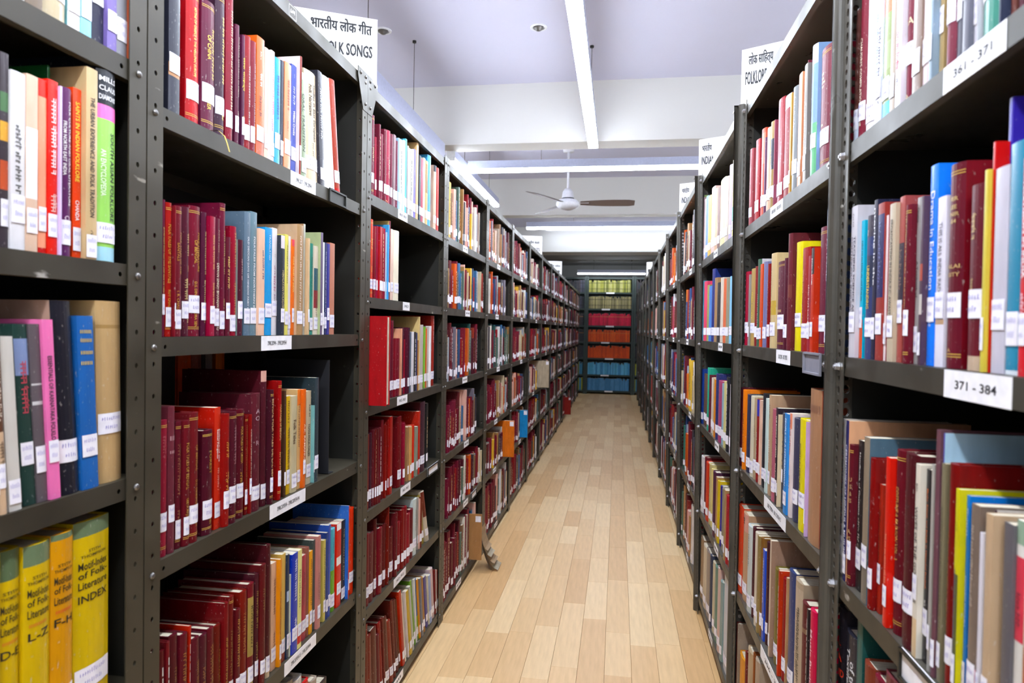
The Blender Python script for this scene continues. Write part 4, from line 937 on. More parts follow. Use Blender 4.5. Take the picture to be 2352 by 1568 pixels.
# ------------------------------------------------------------------ books
def sgn(key): return 1 if key[0] == 'L' else -1
def is_cloth(b):
    r, g, bb = lin(b['c']); return b['g'] == '1' or (r > 2.2*g and r < .32)
def arc(b, v):                                        # depth of the rounded spine at v across the thickness
    t = b['th']; return b['bul']*((2*min(max(v, 0), t)/t-1)**2)
def build_cover(b, mb, s, org=(0, 0, 0), seg=4, m_cover=0):
    t, H, D = b['th'], b['H'], b['dep']; ox, oy, oz = org; k = b['lean']/H
    P = lambda u, v, z: (ox - s*u, oy + v + k*z, oz + z)
    cs = lin(b['c']); cd_ = lin(b['s']) if b['s'] else cs
    lv = [(0., 1., cs)]
    if b['b']:
        bd = []
        for q in b['b'].split(','):
            rg, c = q.split(':'); a, e = rg.split('-'); bd.append((float(a), float(e), lin(c)))
        cut = sorted({0., 1., *[x for q in bd for x in q[:2]]}); lv = []
        for a, e in zip(cut, cut[1:]):
            m = (a+e)/2; c = cs
            for q in bd:
                if q[0] <= m <= q[1]: c = q[2]
            lv.append((a, e, c))
    vv = [t*i/seg for i in range(seg+1)]
    for a, e, c in lv:
        for v0, v1 in zip(vv, vv[1:]):
            q = [P(arc(b, v0), v0, a*H), P(arc(b, v1), v1, a*H), P(arc(b, v1), v1, e*H), P(arc(b, v0), v0, e*H)]
            mb.quad(q if s > 0 else q[::-1], m_cover, c)
    bu = b['bul']; c = min(b['brd'], t*.2)
    for v, fl in ((0, 1), (t, 0)):
        q = [P(bu, v, 0), P(D, v, 0), P(D, v, H), P(bu, v, H)]; mb.quad(q if (s > 0) == bool(fl) else q[::-1], m_cover, cd_)
        vi = c if v == 0 else t-c
        q = [P(bu+c, vi, 0), P(D, vi, 0), P(D, vi, H), P(bu+c, vi, H)]; mb.quad(q if (s > 0) != bool(fl) else q[::-1], m_cover, cd_)
        mb.quad([P(D, v, 0), P(D, vi, 0), P(D, vi, H), P(D, v, H)], m_cover, cd_)
        for z in (0, H): mb.quad([P(bu, v, z), P(D, v, z), P(D, vi, z), P(bu, vi, z)], m_cover, cd_)
    for z in (0, H): mb.quad([P(arc(b, v), v, z) for v in vv] + [P(bu+c, t, z), P(bu+c, 0, z)], m_cover, cs)
    mb.quad([P(bu+c, c, 0), P(bu+c, t-c, 0), P(bu+c, t-c, H), P(bu+c, c, H)], m_cover, cs)
def build_pages(b, mb, s, org=(0, 0, 0), mi=0, col=None):
    t, H, D = b['th'], b['H'], b['dep']; c = min(b['brd'], t*.2); k = b['lean']/H; ox, oy, oz = org
    e = .003 if b['brd'] > .0015 else .0004
    i = len(mb.v); mb.box(b['bul']+c*.5, D-e, c, t-c, e, H-e, mi, col)
    mb.v[i:] = [(ox-s*x, oy+y+k*z, oz+z) for x, y, z in mb.v[i:]]
    if s > 0: mb.f[-6:] = [f[::-1] for f in mb.f[-6:]]
def on_spine(b, mb, s, polys, mi, lift=.0005, org=(0, 0, 0), col=None):
    """polys: lists of (a, z): a = distance from the spine's middle towards the reader's right-hand side"""
    k = b['lean']/b['H']; ox, oy, oz = org
    for pl in polys:
        q = [];
        for a, z in pl:
            v = b['th']/2 + s*a; q.append((ox - s*(arc(b, v)-lift), oy+v+k*z, oz+z))
        mb.quad(q, mi, col)
def label_polys(b, z0, h):
    w = b['th']*.47; n = 4; return [[(-w+2*w*i/n, z0), (-w+2*w*(i+1)/n, z0), (-w+2*w*(i+1)/n, z0+h), (-w+2*w*i/n, z0+h)] for i in range(n)]
def scribble(b, z0, h, rnd):
    out = []; w = b['th']*.36
    for ln, (zc, hh) in enumerate(((z0+h*.66, h*.2), (z0+h*.24, h*.2))):
        x = -w + (w*.3 if ln else 0); st = max(.0016, min(.0036, w*.3))
        while x < w*(.95 if ln == 0 else .6):
            a = rnd.random(); d = st*.22; hk = hh*(.6+.4*rnd.random())
            out.append([(x, zc), (x+d, zc), (x+d+st*.2*a, zc+hk), (x+st*.2*a, zc+hk)])
            if a > .3: zz = zc+hk*rnd.choice((0, .5, .9)); out.append([(x, zz), (x+st*.6, zz), (x+st*.6, zz+d*.8), (x, zz+d*.8)])
            x += st
    return out
def dashes(b, z_top, L, off, hindi, rnd, horiz):
    out = []; t = b['th']
    if horiz:
        w = t*.35; h = L; x = -w+off*t*.3
        while x < w+off*t*.3:
            cw = h*.5*(.6+R()*.6); out.append([(x, z_top-h), (x+cw*.6, z_top-h), (x+cw*.6, z_top), (x, z_top)]); x += cw*1.05
            if len(out) > 14: break
        return out
    h = min(t*(.34 if off else .5), .009, L*.25); c = off*t*.44; z = z_top; lw = h*(.7 if hindi else .62)
    d = max(h*.15, .0004)
    while z > z_top-L+lw:
        nl = rnd.randint(3, 6)
        for _ in range(nl):
            if z < z_top-L+lw: break
            ww = lw*(.7+.5*rnd.random())
            if hindi:
                out.append([(c+h*.42, z), (c+h*.42, z-ww), (c+h*.55, z-ww), (c+h*.55, z)])
                out.append([(c-h*.4, z-ww*.75), (c-h*.4, z-ww*.75-d), (c+h*.45, z-ww*.75-d), (c+h*.45, z-ww*.75)])
                q = rnd.random()*.5; out.append([(c-h*.1+q*h*.4, z-ww*.1), (c-h*.1+q*h*.4, z-ww*.7), (c+h*.08+q*h*.4, z-ww*.7), (c+h*.08+q*h*.4, z-ww*.1)])
                if q > .35: out.append([(c+h*.6, z-ww*.2), (c+h*.85, z-ww*.5), (c+h*.85, z-ww*.5-d), (c+h*.6, z-ww*.2-d)])
            else:
                k = rnd.uniform(.45, 1); out.append([(c-h*.5, z), (c-h*.5, z-d*1.2), (c-h*.5+h*k, z-d*1.2), (c-h*.5+h*k, z)])
                e = rnd.uniform(-.4, .1); out.append([(c+e*h, z-ww*.35), (c+e*h, z-ww*.75), (c+(e+.25)*h, z-ww*.75), (c+(e+.25)*h, z-ww*.35)])
            z -= ww
        z -= lw*.5
    return out
def prep(b):
    b['brd'] = .0024 if is_cloth(b) or b['th'] > .03 else .0009
    b['bul'] = min(.0055, b['th']*.20) if b['brd'] > .001 else min(.0012, b['th']*.06)
    return b
NAMED = [('maroon', '6a1428'), ('dark maroon', '45101c'), ('crimson', '951c38'), ('red', 'a81c1c'), ('scarlet', 'd03a24'), ('orange', 'e07028'), ('peach', 'e8b898'), ('pink', 'e878b0'), ('salmon', 'c08068'), ('brown', '7a4a34'),
         ('tan', 'b89868'), ('beige', 'd0bc9c'), ('cream', 'dcd2bc'), ('white', 'e8e6ea'), ('pale grey', 'c0bcc0'), ('grey', '808084'), ('dark grey', '54545a'), ('black', '1c1c22'), ('navy', '22305c'), ('blue', '2a5cb8'), ('sky blue', '40a0dc'),
         ('pale blue', 'a0c4d8'), ('slate blue', '60788a'), ('teal', '2c8c80'), ('dark green', '1e4a3c'), ('green', '5a9a48'), ('sage green', '8a9a78'), ('olive', '807a50'), ('yellow', 'dcc030'), ('pale yellow', 'e4dc88'), ('purple', '5a2c58'), ('violet', '5a50a8'), ('lilac', 'b8a0d0'), ('mauve', '8a5a68')]
def colname(h):
    c = [int(h[i:i+2], 16) for i in (0, 2, 4)]
    return min(NAMED, key=lambda q: sum((a-int(q[1][i:i+2], 16))**2 for a, i in zip(c, (0, 2, 4))))[0]
RACKNAME = {'L0': 'rack before FOLK SONGS rack', 'L1': 'FOLK SONGS rack', 'L2': 'rack after FOLK SONGS rack', 'R0': 'rack before FOLKLORE rack', 'R1': 'FOLKLORE rack', 'R2': 'rack after FOLKLORE rack'}
SHELFNAME = {'L01': 'highest', 'L02': 'second', 'L03': 'third', 'L04': 'fourth', 'R01': 'highest'}
SHELFZ = {'L0': LZ6, 'L1': LZ5, 'L2': LZ6, 'R0': RZ, 'R1': RZ, 'R2': RZ}
rows = {}
for b in BOOKS: rows.setdefault(b['key'], []).append(prep(b))
far = MB(); BY = {}
def add_far(b, s, X, z, rnd, seg=2):
    org = (X, b['Y'], z+.0006); build_cover(b, far, s, org, seg, 0); build_pages(b, far, s, org, 1)
    if b.get('lz', '') != '':
        on_spine(b, far, s, label_polys(b, float(b['lz']), .03), 2, .0009, org)
    if b.get('t'):
        w = b['th']*.12; L = b['H']; a = L*(.25+.1*rnd.random()); e = L*(.75+.15*rnd.random()); z0 = a
        c = lin(rnd.choice(('c89a50', 'd8c090', 'd8d4d0'))) if sum(lin(b['c'])) < .8 else lin('4a4440')
        while z0 < e:
            h = .006+.012*rnd.random(); on_spine(b, far, s, [[(-w, z0), (w, z0), (w, z0+h), (-w, z0+h)]], 3, .0005, org, c); z0 += h+.004
rnd = random.Random(5)
LBLTXT = ['398.2', '20']
for key, bs in rows.items():
    s = sgn(key); z = SHELFZ[key[:2]][int(key[2])]
    bs.sort(key=lambda b: b['Y']*s)
    for i, b in enumerate(bs):
        if not b['own']:
            add_far(b, s, b['X'], z, rnd, 3); continue
        sh = 'slim' if b['th'] < .013 else 'thick' if b['th'] > .034 else 'tall' if b['H'] > .27 else ''
        cl = 'cloth-bound' if is_cloth(b) else 'paper-covered'
        cn = colname(b['c']); desc = ' '.join(x for x in (sh, cn, cl, 'book') if x)
        lab = '%s, %s along %s shelf, %s' % (desc, ORD[i], ORD[int(key[2])-1], RACKNAME[key[:2]])
        root = empty('book', (b['X'], b['Y'], z+.0006), lab, 'book', 'books on the %s shelf of the %s' % (ORD[int(key[2])-1], RACKNAME[key[:2]]))
        BY[(key, b['c'])] = (root, b)
        mb = MB(); build_cover(b, mb, s, seg=6); mb.obj('cover', [M_CLOTH if is_cloth(b) else M_PAPER], root)
        mb = MB(); build_pages(b, mb, s); mb.obj('page_block', [M_PAGE], root)
        if b['lz'] != '' and b['th'] > .005:
            mb = MB(); z0 = float(b['lz'])+rnd.uniform(0, .004); h = rnd.uniform(.028, .034)
            on_spine(b, mb, s, label_polys(b, z0, h), 0, .0010)
            on_spine(b, mb, s, scribble(b, z0, h, rnd), 1, .0013)
            mb.obj('spine_label', [M_LABEL, M_INK], root)
        if b['g'] == '1':
            mb = MB(); w = b['th']*.49
            for zz in (.945, .958, .055, .068):
                on_spine(b, mb, s, [[(-w+2*w*i/4, zz*b['H']), (-w+2*w*(i+1)/4, zz*b['H']), (-w+2*w*(i+1)/4, zz*b['H']+.0011), (-w+2*w*i/4, zz*b['H']+.0011)] for i in range(4)], 0, .0004)
            mb.obj('gilt_rule', [ink('c8a048')], root)
        tits = {}
        for j, q in enumerate(parse_titles(b['t'])): tits[j] = [q]
        for qs in tits.values():
            c = qs[0][4]
            mb = MB()
            for h, a, e, tx, _, off in qs:
                H, t = b['H'], b['th']
                if tx in '~#': on_spine(b, mb, s, dashes(b, H*(1-a), H*(e-a), off, tx == '#', rnd, h), 0, .0005); continue
                vs, fs, w = _text[tx]; L = H*(e-a)
                if h:
                    sy = L/.72; sx = min(.8*t/w, sy*1.5); o0 = -w*sx/2+off*t*.25
                    pos = [(o0+x*sx, H*(1-e)+y*sy) for x, y in vs]
                else:
                    sx = L/w; sy = min((t*.25 if off else t*.5)/.72, sx*1.5, .02); sx = min(sx, sy*2.2); o0 = off*t*.44-sy*.34
                    pos = [(o0+y*sy, H*(1-a)-x*sx) for x, y in vs]
                i0 = len(mb.v); k = b['lean']/H
                for aa, zz in pos:
                    v = t/2+s*aa; mb.v.append((-s*(arc(b, v)-.0006), v+k*zz, zz))
                for f in fs: mb.f.append(tuple(i0+k_ for k_ in f)); mb.m.append(0); mb.c.append((1, 1, 1))
            if mb.f: mb.obj('title_lettering', [ink(c)], root)
# print on cover faces that show between neighbours
def cover_text(key, col, tx, u0, zf, size, h):
    if (key, col) not in BY: return
    root, b = BY[(key, col)]; s = sgn(key); mb = MB()
    put_text(mb, tx, (-s*u0, -.0005, b['H']*zf), (1, 0, 0), (0, 0, 1), size, size, 0); mb.obj('cover_lettering', [ink(h)], root)
cover_text('R14', 'c8b49c', 'THE SO', .05, .87, .018, '3a2c28')
# loose ribbon markers
def ribbon(key, col, pts, h):
    if (key, col) not in BY: return
    root, b = BY[(key, col)]; mb = MB(); s = sgn(key)
    P = [(s*x, b['th']/2+y, z) for x, y, z in pts]
    for (xa, ya, za), (xb, yb, zb) in zip(P, P[1:]):
        mb.quad([(xa, ya-.002, za), (xb, yb-.002, zb), (xb, yb+.002, zb), (xa, ya+.002, za)])
        mb.quad([(xa+.0008, ya-.002, za), (xa+.0008, ya+.002, za), (xb+.0008, yb+.002, zb), (xb+.0008, yb-.002, zb)])
    mb.obj('ribbon_marker', [ink(h)], root)
ribbon('L11', '5c1434', [(.002, 0, .001), (.014, .004, .001), (.02, .012, -.006), (.02, .02, -.016), (.02, .028, -.03)], 'd8c060')
ribbon('L24', '641618', [(.002, 0, .001), (.012, .004, .001), (.018, .012, -.006), (.018, .03, -.008)], 'd8c060')
ribbon('L21', '7a1c38', [(.002, 0, .001), (.012, .0, .002), (.016, .006, -.004)], 'e0b020')

# books standing proud of the row, covers towards the camera
def proud(key, Y, z, H, out, th, c, lab, X=-.712, s=1, dep=.2):
    b = prep(dict(key=key, Y=Y, th=th, H=H, c=c, s='', b='', g='', dep=dep, lean=0))
    root = empty('book', (X+s*out, Y, z+.0006), lab, 'book', 'books standing proud of the shelves')
    mb = MB(); build_cover(b, mb, s, seg=4); mb.obj('cover', [M_CLOTH], root)
    mb = MB(); build_pages(b, mb, s); mb.obj('page_block', [M_PAGE], root)
    w = .022; mb = MB(); mb.box(-s*.004 if s < 0 else -.03, .03 if s < 0 else -.004, -.0006, -.0002, H-.035, H-.005); mb.obj('cover_label', [M_LABEL], root)
    return root
proud('L4x', 4.38, .41, .236, .06, .018, 'd87018', 'bright orange book jutting out of the row low down the aisle')
proud('L5x', 5.2, .41, .21, .04, .02, '1e88c8', 'sky-blue book jutting out beyond the jutting orange book')
proud('L6x', 6.36, .70, .25, .085, .02, 'b4a48c', 'plain beige book jutting out at mid height far down the aisle')
proud('L10x', 9.55, .06, .24, .085, .03, '901c14', 'red book jutting out of the bottom shelf far down the aisle')
# red volume set in backwards on the half-empty rack: fore-edge towards the aisle
b = prep(dict(key='L2x', Y=1.905, th=.030, H=.262, c='a80f16', s='a80f16', b='', g='1', dep=.17, lean=0))
root = empty('book', (-.832, b['Y'], 1.0136), 'bright red volume set backwards, page edges showing, jutting over the shelf lip', 'book', 'books standing proud of the shelves')
mb = MB(); build_cover(b, mb, -1, seg=4); mb.obj('cover', [M_CLOTH], root)
mb = MB(); build_pages(b, mb, -1); mb.obj('page_block', [M_PAGE], root)
# limp brown volume slumping off the bottom shelf, leaves curling on to the floor
root = empty('book', (-.70, 3.40, .062), 'limp brown paperback slumping off the bottom shelf, leaves curling towards the floor', 'book', 'books standing proud of the shelves')
mb = MB(); mb.box(-.10, .035, 0, .006, 0, .235, 0, lin('a87c50')); mb.obj('cover', [M_PAPER], root)
mb = MB(); mb.box(-.10, .03, .006, .03, .002, .225); mb.obj('page_block', [M_PAGE], root)
mb = MB(); mb.box(.002, .03, -.0008, -.0002, .195, .225); mb.obj('cover_label', [M_LABEL], root)
for q in range(6):
    mb = MB(); rr = .10+.012*q; pr = []
    for i in range(9):
        a = i/8*1.25; pr.append((.03+rr*.55*(1-math.cos(a))+.012*q*(i/8), .012+.006*q, .16-.02*q-rr*1.25*math.sin(a)+max(0, (i-6))*.004))
    for (x0, y0, z0), (x1, y1, z1) in zip(pr, pr[1:]):
        for d in (0, .0007): mb.quad([(x0, y0-.004+d, z0), (x1, y1-.004+d, z1), (x1, y1+.11, z1), (x0, y0+.11, z0)])
    mb.obj('curled_leaf', [M_PAGE if q % 2 else ink('c8ac88')], root)
# bookends
mb = MB(); mb.box(-.012, -.010, 0, .0012, 0, .155); mb.box(-.14, -.012, 0, .0012, 0, .155); mb.box(-.14, -.01, 0, .075, 0, .0012)
tag(mb.obj('bookend', [M_GREYM], None, (-.74, BY[('L23', '98281c')][1]['Y']+BY[('L23', '98281c')][1]['th']+.001 if ('L23', '98281c') in BY else 2.6, 1.0135)), 'grey sheet-metal bookend beside the red volume past the half-empty shelf', 'bookend', 'metal bookends')
mb = MB(); mb.box(-.19, -.004, 0, .0015, 0, .292); mb.box(-.12, -.004, 0, .03, 0, .0012)
tag(mb.obj('bookend', [M_BLACK], None, (-.72, 1.647, .8655)), 'tall black sheet-metal bookend ending the third shelf under FOLK SONGS sign', 'bookend', 'metal bookends')
# books on the far side of the open-backed rack
for i, (c, th) in enumerate((('f0541c', .045), ('ff6420', .05), ('a85a48', .04), ('80706c', .03), ('f07c1c', .04))):
    b = prep(dict(key='L1b', Y=1.45+i*.052, th=th, H=.332, c=c, s='', b='.3-.36:d8d4d0' if i in (2, 3) else '', g='', dep=.2, lean=0, own=True, lz='', t=''))
    add_far(b, 1, -1.04, .865, rnd)

# the rest of the stock, rack by rack
PL = ['6a1428']*3 + ['4c1020', '7a1c2c', '8a1c24', '701830', '5a1a20', '8c3424', 'c8b898', 'd8d0c4', 'b0a090', 'd8d8d8', '2c4a70', '3c6890', '7a5a40', 'a07848', '50685c', '1e4a48', 'e0b040', 'c85828', '343038', '6a6470', '98a0a8', 'd8a898']
PR = ['6a1428']*3 + ['8a2c28', '5a1a20', 'c8b898', 'dcd4cc', 'b0a498', 'd8d8dc', 'e8e4e8', '2c4a80', '3c78b0', '1e3468', '7a5a48', 'a87c50', '486858', '387868', 'e0b848', 'c85828', 'd87838', '343038', '5c5a68', '98a0b0', 'd8a8a0', 'b04858']
AVOID = [('L', .41, 4.375, 4.402), ('L', .41, 5.195, 5.225), ('L', .70, 6.355, 6.385), ('L', .06, 9.545, 9.585), ('L', .06, 3.395, 3.435)]
def fill(side, idx, Y0, Y1, zs, X0, slope, pal, dens=1.0, seed=0, thick=1.0):
    q = random.Random(seed); s = 1 if side == 'L' else -1
    for i, z in enumerate(zs[1:]):
        y = Y0+.040; end = Y1-.045 - (q.choice((0, 0, .05, .15)) if dens > .5 else .3); gap = zs[i]-z-.04
        h0 = q.uniform(.62, .78); mar = q.random()
        while y < end:
            t = q.uniform(.012, .04)*thick; H = min(gap, max(.17, gap*(h0+q.uniform(-.12, .2))))
            if y+t > Y1-.012: break
            f = (y-Y0)/(Y1-Y0); c = q.choice(pal[:8]) if (mar < .5 and f < .35+mar*.4) else q.choice(pal)
            b = prep(dict(key='x', Y=y, th=t-.0006, H=H, c=c, s='', b='', g='', dep=min(.25, H*.66), lean=0, lz='%.3f' % q.uniform(.012, .035), t='~' if q.random() < .6 else ''))
            if any(side == a and abs(z-zz) < .01 and y < y1 and y+t > y0 for a, zz, y0, y1 in AVOID): y += .01; continue
            X = X0-slope*z; add_far(b, s, X-s*q.uniform(.004, .02), z, q, 2); y += t
for i in range(3, 14): fill('L', i, LJ[i], LJ[i+1], LZ6, -.712, 0, PL, seed=100+i)
for i in range(3, 13): fill('R', i, RJ[i], RJ[i+1], RZ, .378, .0197, PR, seed=300+i, thick=1.5)
# end wall racks
EZ = [2.28, 1.99, 1.67, 1.34, 1.02, .706, .38, .07]
EROW = [['94943c', 'a4a058', '686c28', 'aca868'], ['8a8058', 'a89c68', '706840'], ['d02044', 'e0264c', 'b81838'], ['e8540c', 'd8480c', 'f0600c'], ['e8540c', 'd8480c'], ['4c94c8', '70c0e8', '58a8d0'], ['4c88b8', '5c98c8']]
for j, x0 in enumerate((-1.53, -.614, .302)):
    root = empty('steel_bookcase', (x0, 13.45, 0), ['green-grey end-wall bookcase hidden behind the FOLK SONGS row', 'green-grey end-wall bookcase facing down the aisle with orange and red volumes', 'green-grey end-wall bookcase of dark volumes behind the FOLKLORE row'][j], 'bookcase', 'bookcases against the end wall')
    for x in (0, .914-.04):
        mb = MB(); mb.box(x, x+.04, 0, .003, 0, 2.3); mb.box(x, x+.003, 0, .04, 0, 2.3); mb.obj('upright', [M_GREEN], root)
        mb = MB(); mb.box(x+(0 if x == 0 else .038), x+(.0015 if x == 0 else .0395), .04, .3, .05, 2.28); mb.obj('side_panel', [M_GREEN], root)
    mb = MB(); mb.box(.002, .912, .3, .302, .05, 2.28); mb.obj('back_panel', [M_GREEN], root)
    for i, z in enumerate(EZ):
        mb = MB(); mb.box(.002, .912, .003, .3, z-.002, z); mb.box(.002, .912, .002, .004, z-.032, z); sh = mb.obj('shelf', [M_GREEN], root)
        if i and j == 1:
            mb = MB(); xx = .3+.08*(i % 2); mb.box(xx, xx+.16, .001, .0018, z-.03, z-.002); mb.obj('shelf_label', [M_CARD], sh)
    q = random.Random(60+j)
    for i, z in enumerate(EZ[1:]):
        x = x0+.045
        while x < x0+.85:
            t = q.uniform(.016, .034); c = q.choice(EROW[i]) if j == 1 else q.choice(['2c2c34', '3c3438', '242c34', '484858']) if i < 5 else q.choice(['3c7898', '8a8c30'])
            H = q.uniform(.225, .245) if q.random() < .85 else .2; cc = lin(c)
            far.box(x, x+t-.001, 13.475, 13.66, z+.0006, z+H, 0, cc); far.box(x+.001, x+t-.002, 13.48, 13.66, z+H, z+H+.001, 1)
            if i in (0, 1): far.box(x+.002, x+t-.003, 13.4735, 13.475, z+.06, z+.075, 3, tuple(.4*k for k in cc)); far.box(x+.002, x+t-.003, 13.4735, 13.475, z+.17, z+.19, 3, tuple(.4*k for k in cc))
            if i in (2, 3): far.box(x+.003, x+t-.004, 13.4735, 13.475, z+.17, z+.176, 3, lin('d89850'))
            x += t
o = far.obj('distant_book_stock', [M_CLOTH, M_PAGE, M_LABEL, M_PAPER]); o['kind'] = 'stuff'
tag(o, 'rows of small maroon, white and coloured books filling the shelves down the aisle', 'books')

# ------------------------------------------------------------------ signs on the rack tops
def sign(Yr, Xr, ang, wd, lines, zb, zt, lab, flip):
    """board whose aisle-side vertical edge stands at (Xr, Yr); it runs back towards the camera away from the aisle at ang degrees"""
    a = math.radians(ang); root = empty('sign_board', (Xr, Yr, zb), lab, 'sign', 'subject signs on the bookcases')
    d = Vector((-math.cos(a), -math.sin(a), 0)) if not flip else Vector((math.cos(a), -math.sin(a), 0))
    nrm = Vector((math.sin(a), -math.cos(a), 0)) if not flip else Vector((-math.sin(a), -math.cos(a), 0))
    H = zt-zb; mb = MB(); P = lambda u, z, k: tuple(d*u + nrm*k + Vector((0, 0, z)))
    for k0 in (0, -.004): mb.quad([P(0, 0, k0), P(wd, 0, k0), P(wd, H, k0), P(0, H, k0)])
    for u0, z0, u1, z1 in ((0, 0, wd, 0), (wd, 0, wd, H), (wd, H, 0, H), (0, H, 0, 0)): mb.quad([P(u0, z0, 0), P(u1, z1, 0), P(u1, z1, -.004), P(u0, z0, -.004)])
    mb.obj('board', [M_CARD], root)
    rd = -d if not flip else d
    for tx, u_end, zf, size, sx in lines:
        w = _text[tx][2]*size*sx; mb = MB()
        org = (d*u_end + nrm*.0012 + Vector((0, 0, H*zf))) if not flip else (d*u_end + nrm*.0012 + Vector((0, 0, H*zf)))
        if not flip: org = org - rd*w
        put_text(mb, tx, org, rd, (0, 0, 1), size*sx, size, 0); put_text(mb, tx, org+rd*size*sx*.035+nrm*.0003, rd, (0, 0, 1), size*sx, size, 0); mb.obj('lettering', [M_BLACK], root)
    mb = MB(); mb.box(-.02, .02, -.008, .022, -.002, 0); mb.obj('foot_bracket', [M_WHITE], root)
sign(2.10, -.775, 28, .36, [('भारतीय लोक गीत', .018, .80, .044, .66), ('FOLK SONGS', .016, .53, .052, .48)], 1.957, 2.222, 'white sign board reading FOLK SONGS on the bookcase top', False)
sign(2.235, .368, 28, .30, [('लोक सािहत्य', .022, .73, .040, .38), ('FOLKLORE', .013, .41, .056, .24)], 1.94, 2.128, 'white sign board reading FOLKLORE on the bookcase top', True)
sign(3.19, .348, 28, .30, [('भारतीय', .015, .68, .038, .42), ('INDIAN', .013, .34, .050, .36)], 1.94, 2.112, 'white sign board reading IND beyond the FOLKLORE sign', True)
sign(4.13, .345, 28, .30, [('भारतीय', .015, .68, .038, .42), ('INDIAN', .013, .34, .050, .36)], 1.94, 2.112, 'small white sign board, third along the FOLKLORE row', True)
sign(8.76, .345, 28, .30, [('INDIAN', .018, .30, .044, .8)], 1.94, 2.112, 'distant white sign board near the end of the FOLKLORE row', True)
sign(6.88, -.77, 20, .34, [('भारतीय कला', .03, .66, .036, .8), ('ARTS', .025, .34, .046, .8)], 1.955, 2.185, 'white sign board reading ARTS far down the row', False)
sign(9.35, -.77, 20, .34, [('भारतीय सािहत्य', .02, .66, .034, .8), ('LITERATURE', .02, .34, .04, .75)], 1.955, 2.18, 'white sign board reading LITERATURE near the end wall', False)

# ------------------------------------------------------------------ lamps and fan
def batten(loc, L, along, lab, zc=3.0, z=2.5, mat=None, w=.064, body=.062, group='suspended tube lights', wires=(.24, .8)):
    root = empty('tube_light', (loc[0], loc[1], z), lab, 'light', group)
    def bx(mb, a0, a1, b0, b1, z0, z1): mb.box(a0, a1, b0, b1, z0, z1) if along == 'X' else mb.box(b0, b1, a0, a1, z0, z1)
    mb = MB(); bx(mb, 0, L, -w/2, w/2, .022, .022+body); mb.obj('housing', [M_HOUS], root)
    mb = MB(); bx(mb, .004, L-.004, -w/2+.001, w/2-.001, 0, .022); mb.obj('diffuser', [mat or M_LAMP], root)
    for e in (0, L): mb = MB(); bx(mb, e-.003 if e == 0 else e, e if e == 0 else e+.003, -w/2, w/2, 0, .022+body); mb.obj('end_cap', [M_WHITE], root)
    for f in wires:
        p = (L*f, 0) if along == 'X' else (0, L*f); mb = MB(); mb.tube([(p[0], p[1], .022+body), (p[0], p[1], zc-z)], .0018, 6); mb.lathe([(.012, zc-z-.012), (.012, zc-z)], 10, (p[0], p[1], 0)); mb.obj('suspension_wire', [M_DARK], root)
batten((-.19, 2.3), 2.46, 'Y', 'long white tube light hanging over the aisle, running lengthwise')
batten((-.19, -.35), 2.46, 'Y', 'long white tube light overhead behind the lengthwise aisle light', mat=M_LAMPNEAR)
batten((-.19, -3.1), 2.46, 'Y', 'added unseen tube light overhead, last behind the lengthwise aisle lights', mat=M_LAMPNEAR)  # unseen lamp added to brighten covers that face the camera
batten((-1.4, -1.6), 2.44, 'X', 'added unseen tube light hanging crosswise behind the camera end of the racks', mat=M_LAMPNEAR)  # second added lamp out of view, more light from behind the camera
batten((-1.21, 5.41), 2.44, 'X', 'white tube light hanging crosswise between the first beam and the fan', mat=M_LAMPX)
batten((-1.15, 8.52), 2.44, 'X', 'white tube light hanging crosswise beyond the fan', mat=M_LAMPX)
batten((-1.265, 3.25), 1.47, 'Y', 'white tube light above the bookcase past the FOLK SONGS sign', z=2.40, body=.125, wires=(.03, .56))
batten((-1.265, 5.03), 1.92, 'Y', 'white tube light above the bookcases beside the crosswise light')
batten((1.75, 2.3), 2.46, 'Y', 'white tube light over the next aisle behind the FOLKLORE row')
batten((1.75, -.35), 2.46, 'Y', 'white tube light over the next aisle beside the camera')
batten((-2.6, .2), 2.46, 'Y', 'white tube light over the next aisle behind the FOLK SONGS row')
batten((1.75, 5.2), 2.46, 'Y', 'added unseen tube light over the next aisle, second behind the FOLKLORE row', mat=M_LAMPX)  # unseen, added for more light on the second beam
batten((-2.6, 5.2), 2.46, 'Y', 'added unseen tube light over the next aisle, second behind the FOLK SONGS row', mat=M_LAMPX)  # added out of view, its twin on the other side, also for the beam
batten((1.75, 8.4), 2.46, 'Y', 'added unseen tube light over the next aisle, third behind the FOLKLORE row', mat=M_LAMPX)  # another unseen lamp added to lift the light around the beams
batten((-2.6, 8.4), 2.46, 'Y', 'added unseen tube light over the next aisle, third behind the FOLK SONGS row', mat=M_LAMPX)  # last of the unseen lamps added to brighten the beams
batten((-1.2, 11.35), 2.44, 'X', 'added white tube light fixed high against the last beam before the end wall', z=2.9, mat=M_LAMPEND)  # lamp added to whiten the beam face behind it
batten((-.78, 13.2), 1.28, 'X', 'bare tube light hanging before the end-wall bookcase', zc=2.585, z=2.32, mat=M_LAMPFAR)
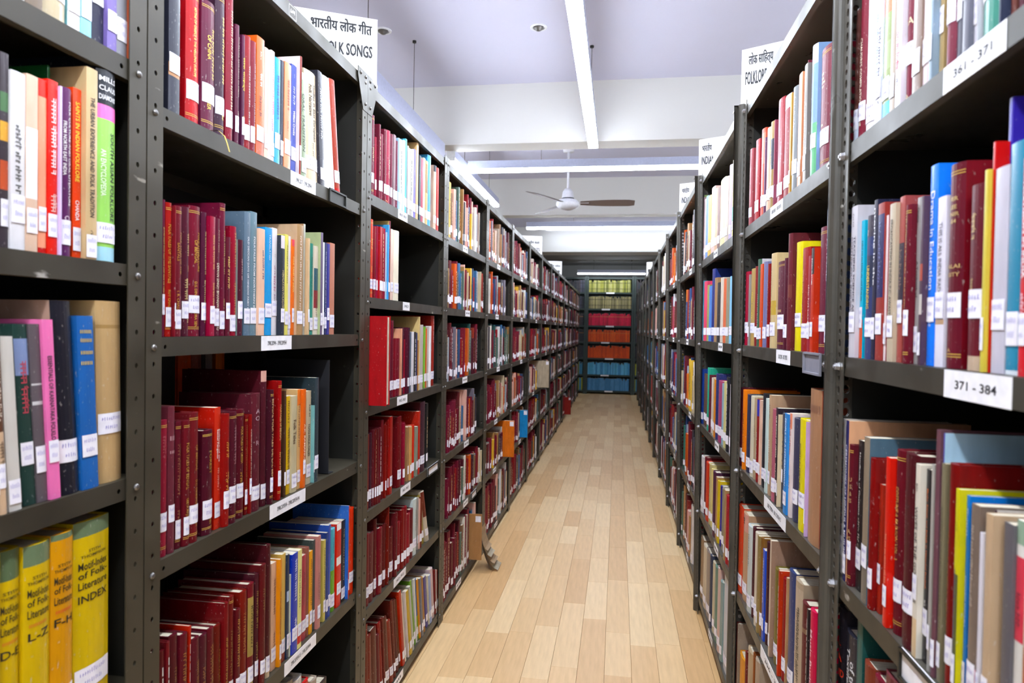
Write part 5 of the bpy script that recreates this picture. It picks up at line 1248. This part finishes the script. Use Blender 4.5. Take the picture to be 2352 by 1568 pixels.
# fan
fx, fy, fz = -.494, 6.55, 2.44
root = empty('ceiling_fan', (fx, fy, fz), 'white ceiling fan with three blades hanging beyond the crosswise tube light', 'fan')
mb = MB(); mb.tube([(0, 0, .12), (0, 0, .53)], .011, 12); mb.obj('down_rod', [M_FANW], root, smooth=True)
mb = MB(); mb.lathe([(.05, .5), (.055, .53), (.055, .56)], 24); mb.obj('ceiling_canopy', [M_FANW], root, smooth=True)
mb = MB(); mb.lathe([(.01, .155), (.03, .15), (.05, .12), (.056, .07), (.056, .06)], 28); mb.obj('motor_cap', [M_FANW], root, smooth=True)
mb = MB(); mb.lathe([(.0595, .05), (.0595, .062)], 28); mb.obj('motor_band', [M_BLACK], root)
mb = MB(); mb.lathe([(.058, .052), (.085, .045), (.108, .02), (.112, .0), (.10, -.022), (.07, -.04), (.03, -.05), (.004, -.052)], 32); mb.obj('motor_housing', [M_FANW], root, smooth=True)
for k in range(3):
    a = math.radians(2+120*k); mb = MB(); n = 10; pts = []
    for i in range(n+1):
        u = i/n; rr = .12+.51*u; w = .038+.03*math.sin(min(1, u*1.6)*math.pi/2)*(1 if u < .85 else 1-((u-.85)/.15)**2*.6); pts.append((rr, w))
    for z0 in (0, .004):
        for (r0, w0), (r1, w1) in zip(pts, pts[1:]):
            tz = lambda w, r: -.24*w+z0
            mb.quad([(r0, -w0, tz(-w0, r0)), (r1, -w1, tz(-w1, r1)), (r1, w1, tz(w1, r1)), (r0, w0, tz(w0, r0))])
    b = mb.obj('blade', [M_FANB], root, (0, 0, .012), smooth=True); b.rotation_euler.z = a
    mb = MB(); mb.box(.09, .2, -.014, .014, .004, .009); c = mb.obj('blade_iron', [M_FANW], root, (0, 0, .008)); c.rotation_euler.z = a
# ceiling fittings
for (x, y, lb) in ((-.487, 3.97, 'small round metal ceiling fitting near the lengthwise tube light'), (-1.407, 3.91, 'small round metal ceiling fitting beside the FOLK SONGS sign')):
    root = empty('ceiling_hook_plate', (x, y, 3.0), lb, 'ceiling fitting', 'ceiling fittings')
    mb = MB(); mb.lathe([(.05, 0), (.05, -.004), (.036, -.006), (.034, -.001)], 20); mb.obj('collar', [M_WHITE], root)
    mb = MB(); mb.lathe([(.03, -.001), (.03, -.008), (.012, -.022), (.004, -.024)], 16); mb.obj('knob', [M_BOLT], root)
root = empty('junction_box', (-1.24, 2.42, 2.98), 'pale green junction box with a dangling white wire on the ceiling', 'junction box')
mb = MB(); mb.box(-.09, .09, -.04, .04, -.05, .02); mb.obj('box', [simple('pale_green_plastic', 'c8d4b8', .5)], root)
mb = MB(); mb.tube([(.03, 0, -.05), (.035, 0, -.09), (.028, .004, -.13), (.032, 0, -.17), (.02, 0, -.2)], .003, 6); mb.obj('wire', [M_WHITE], root)
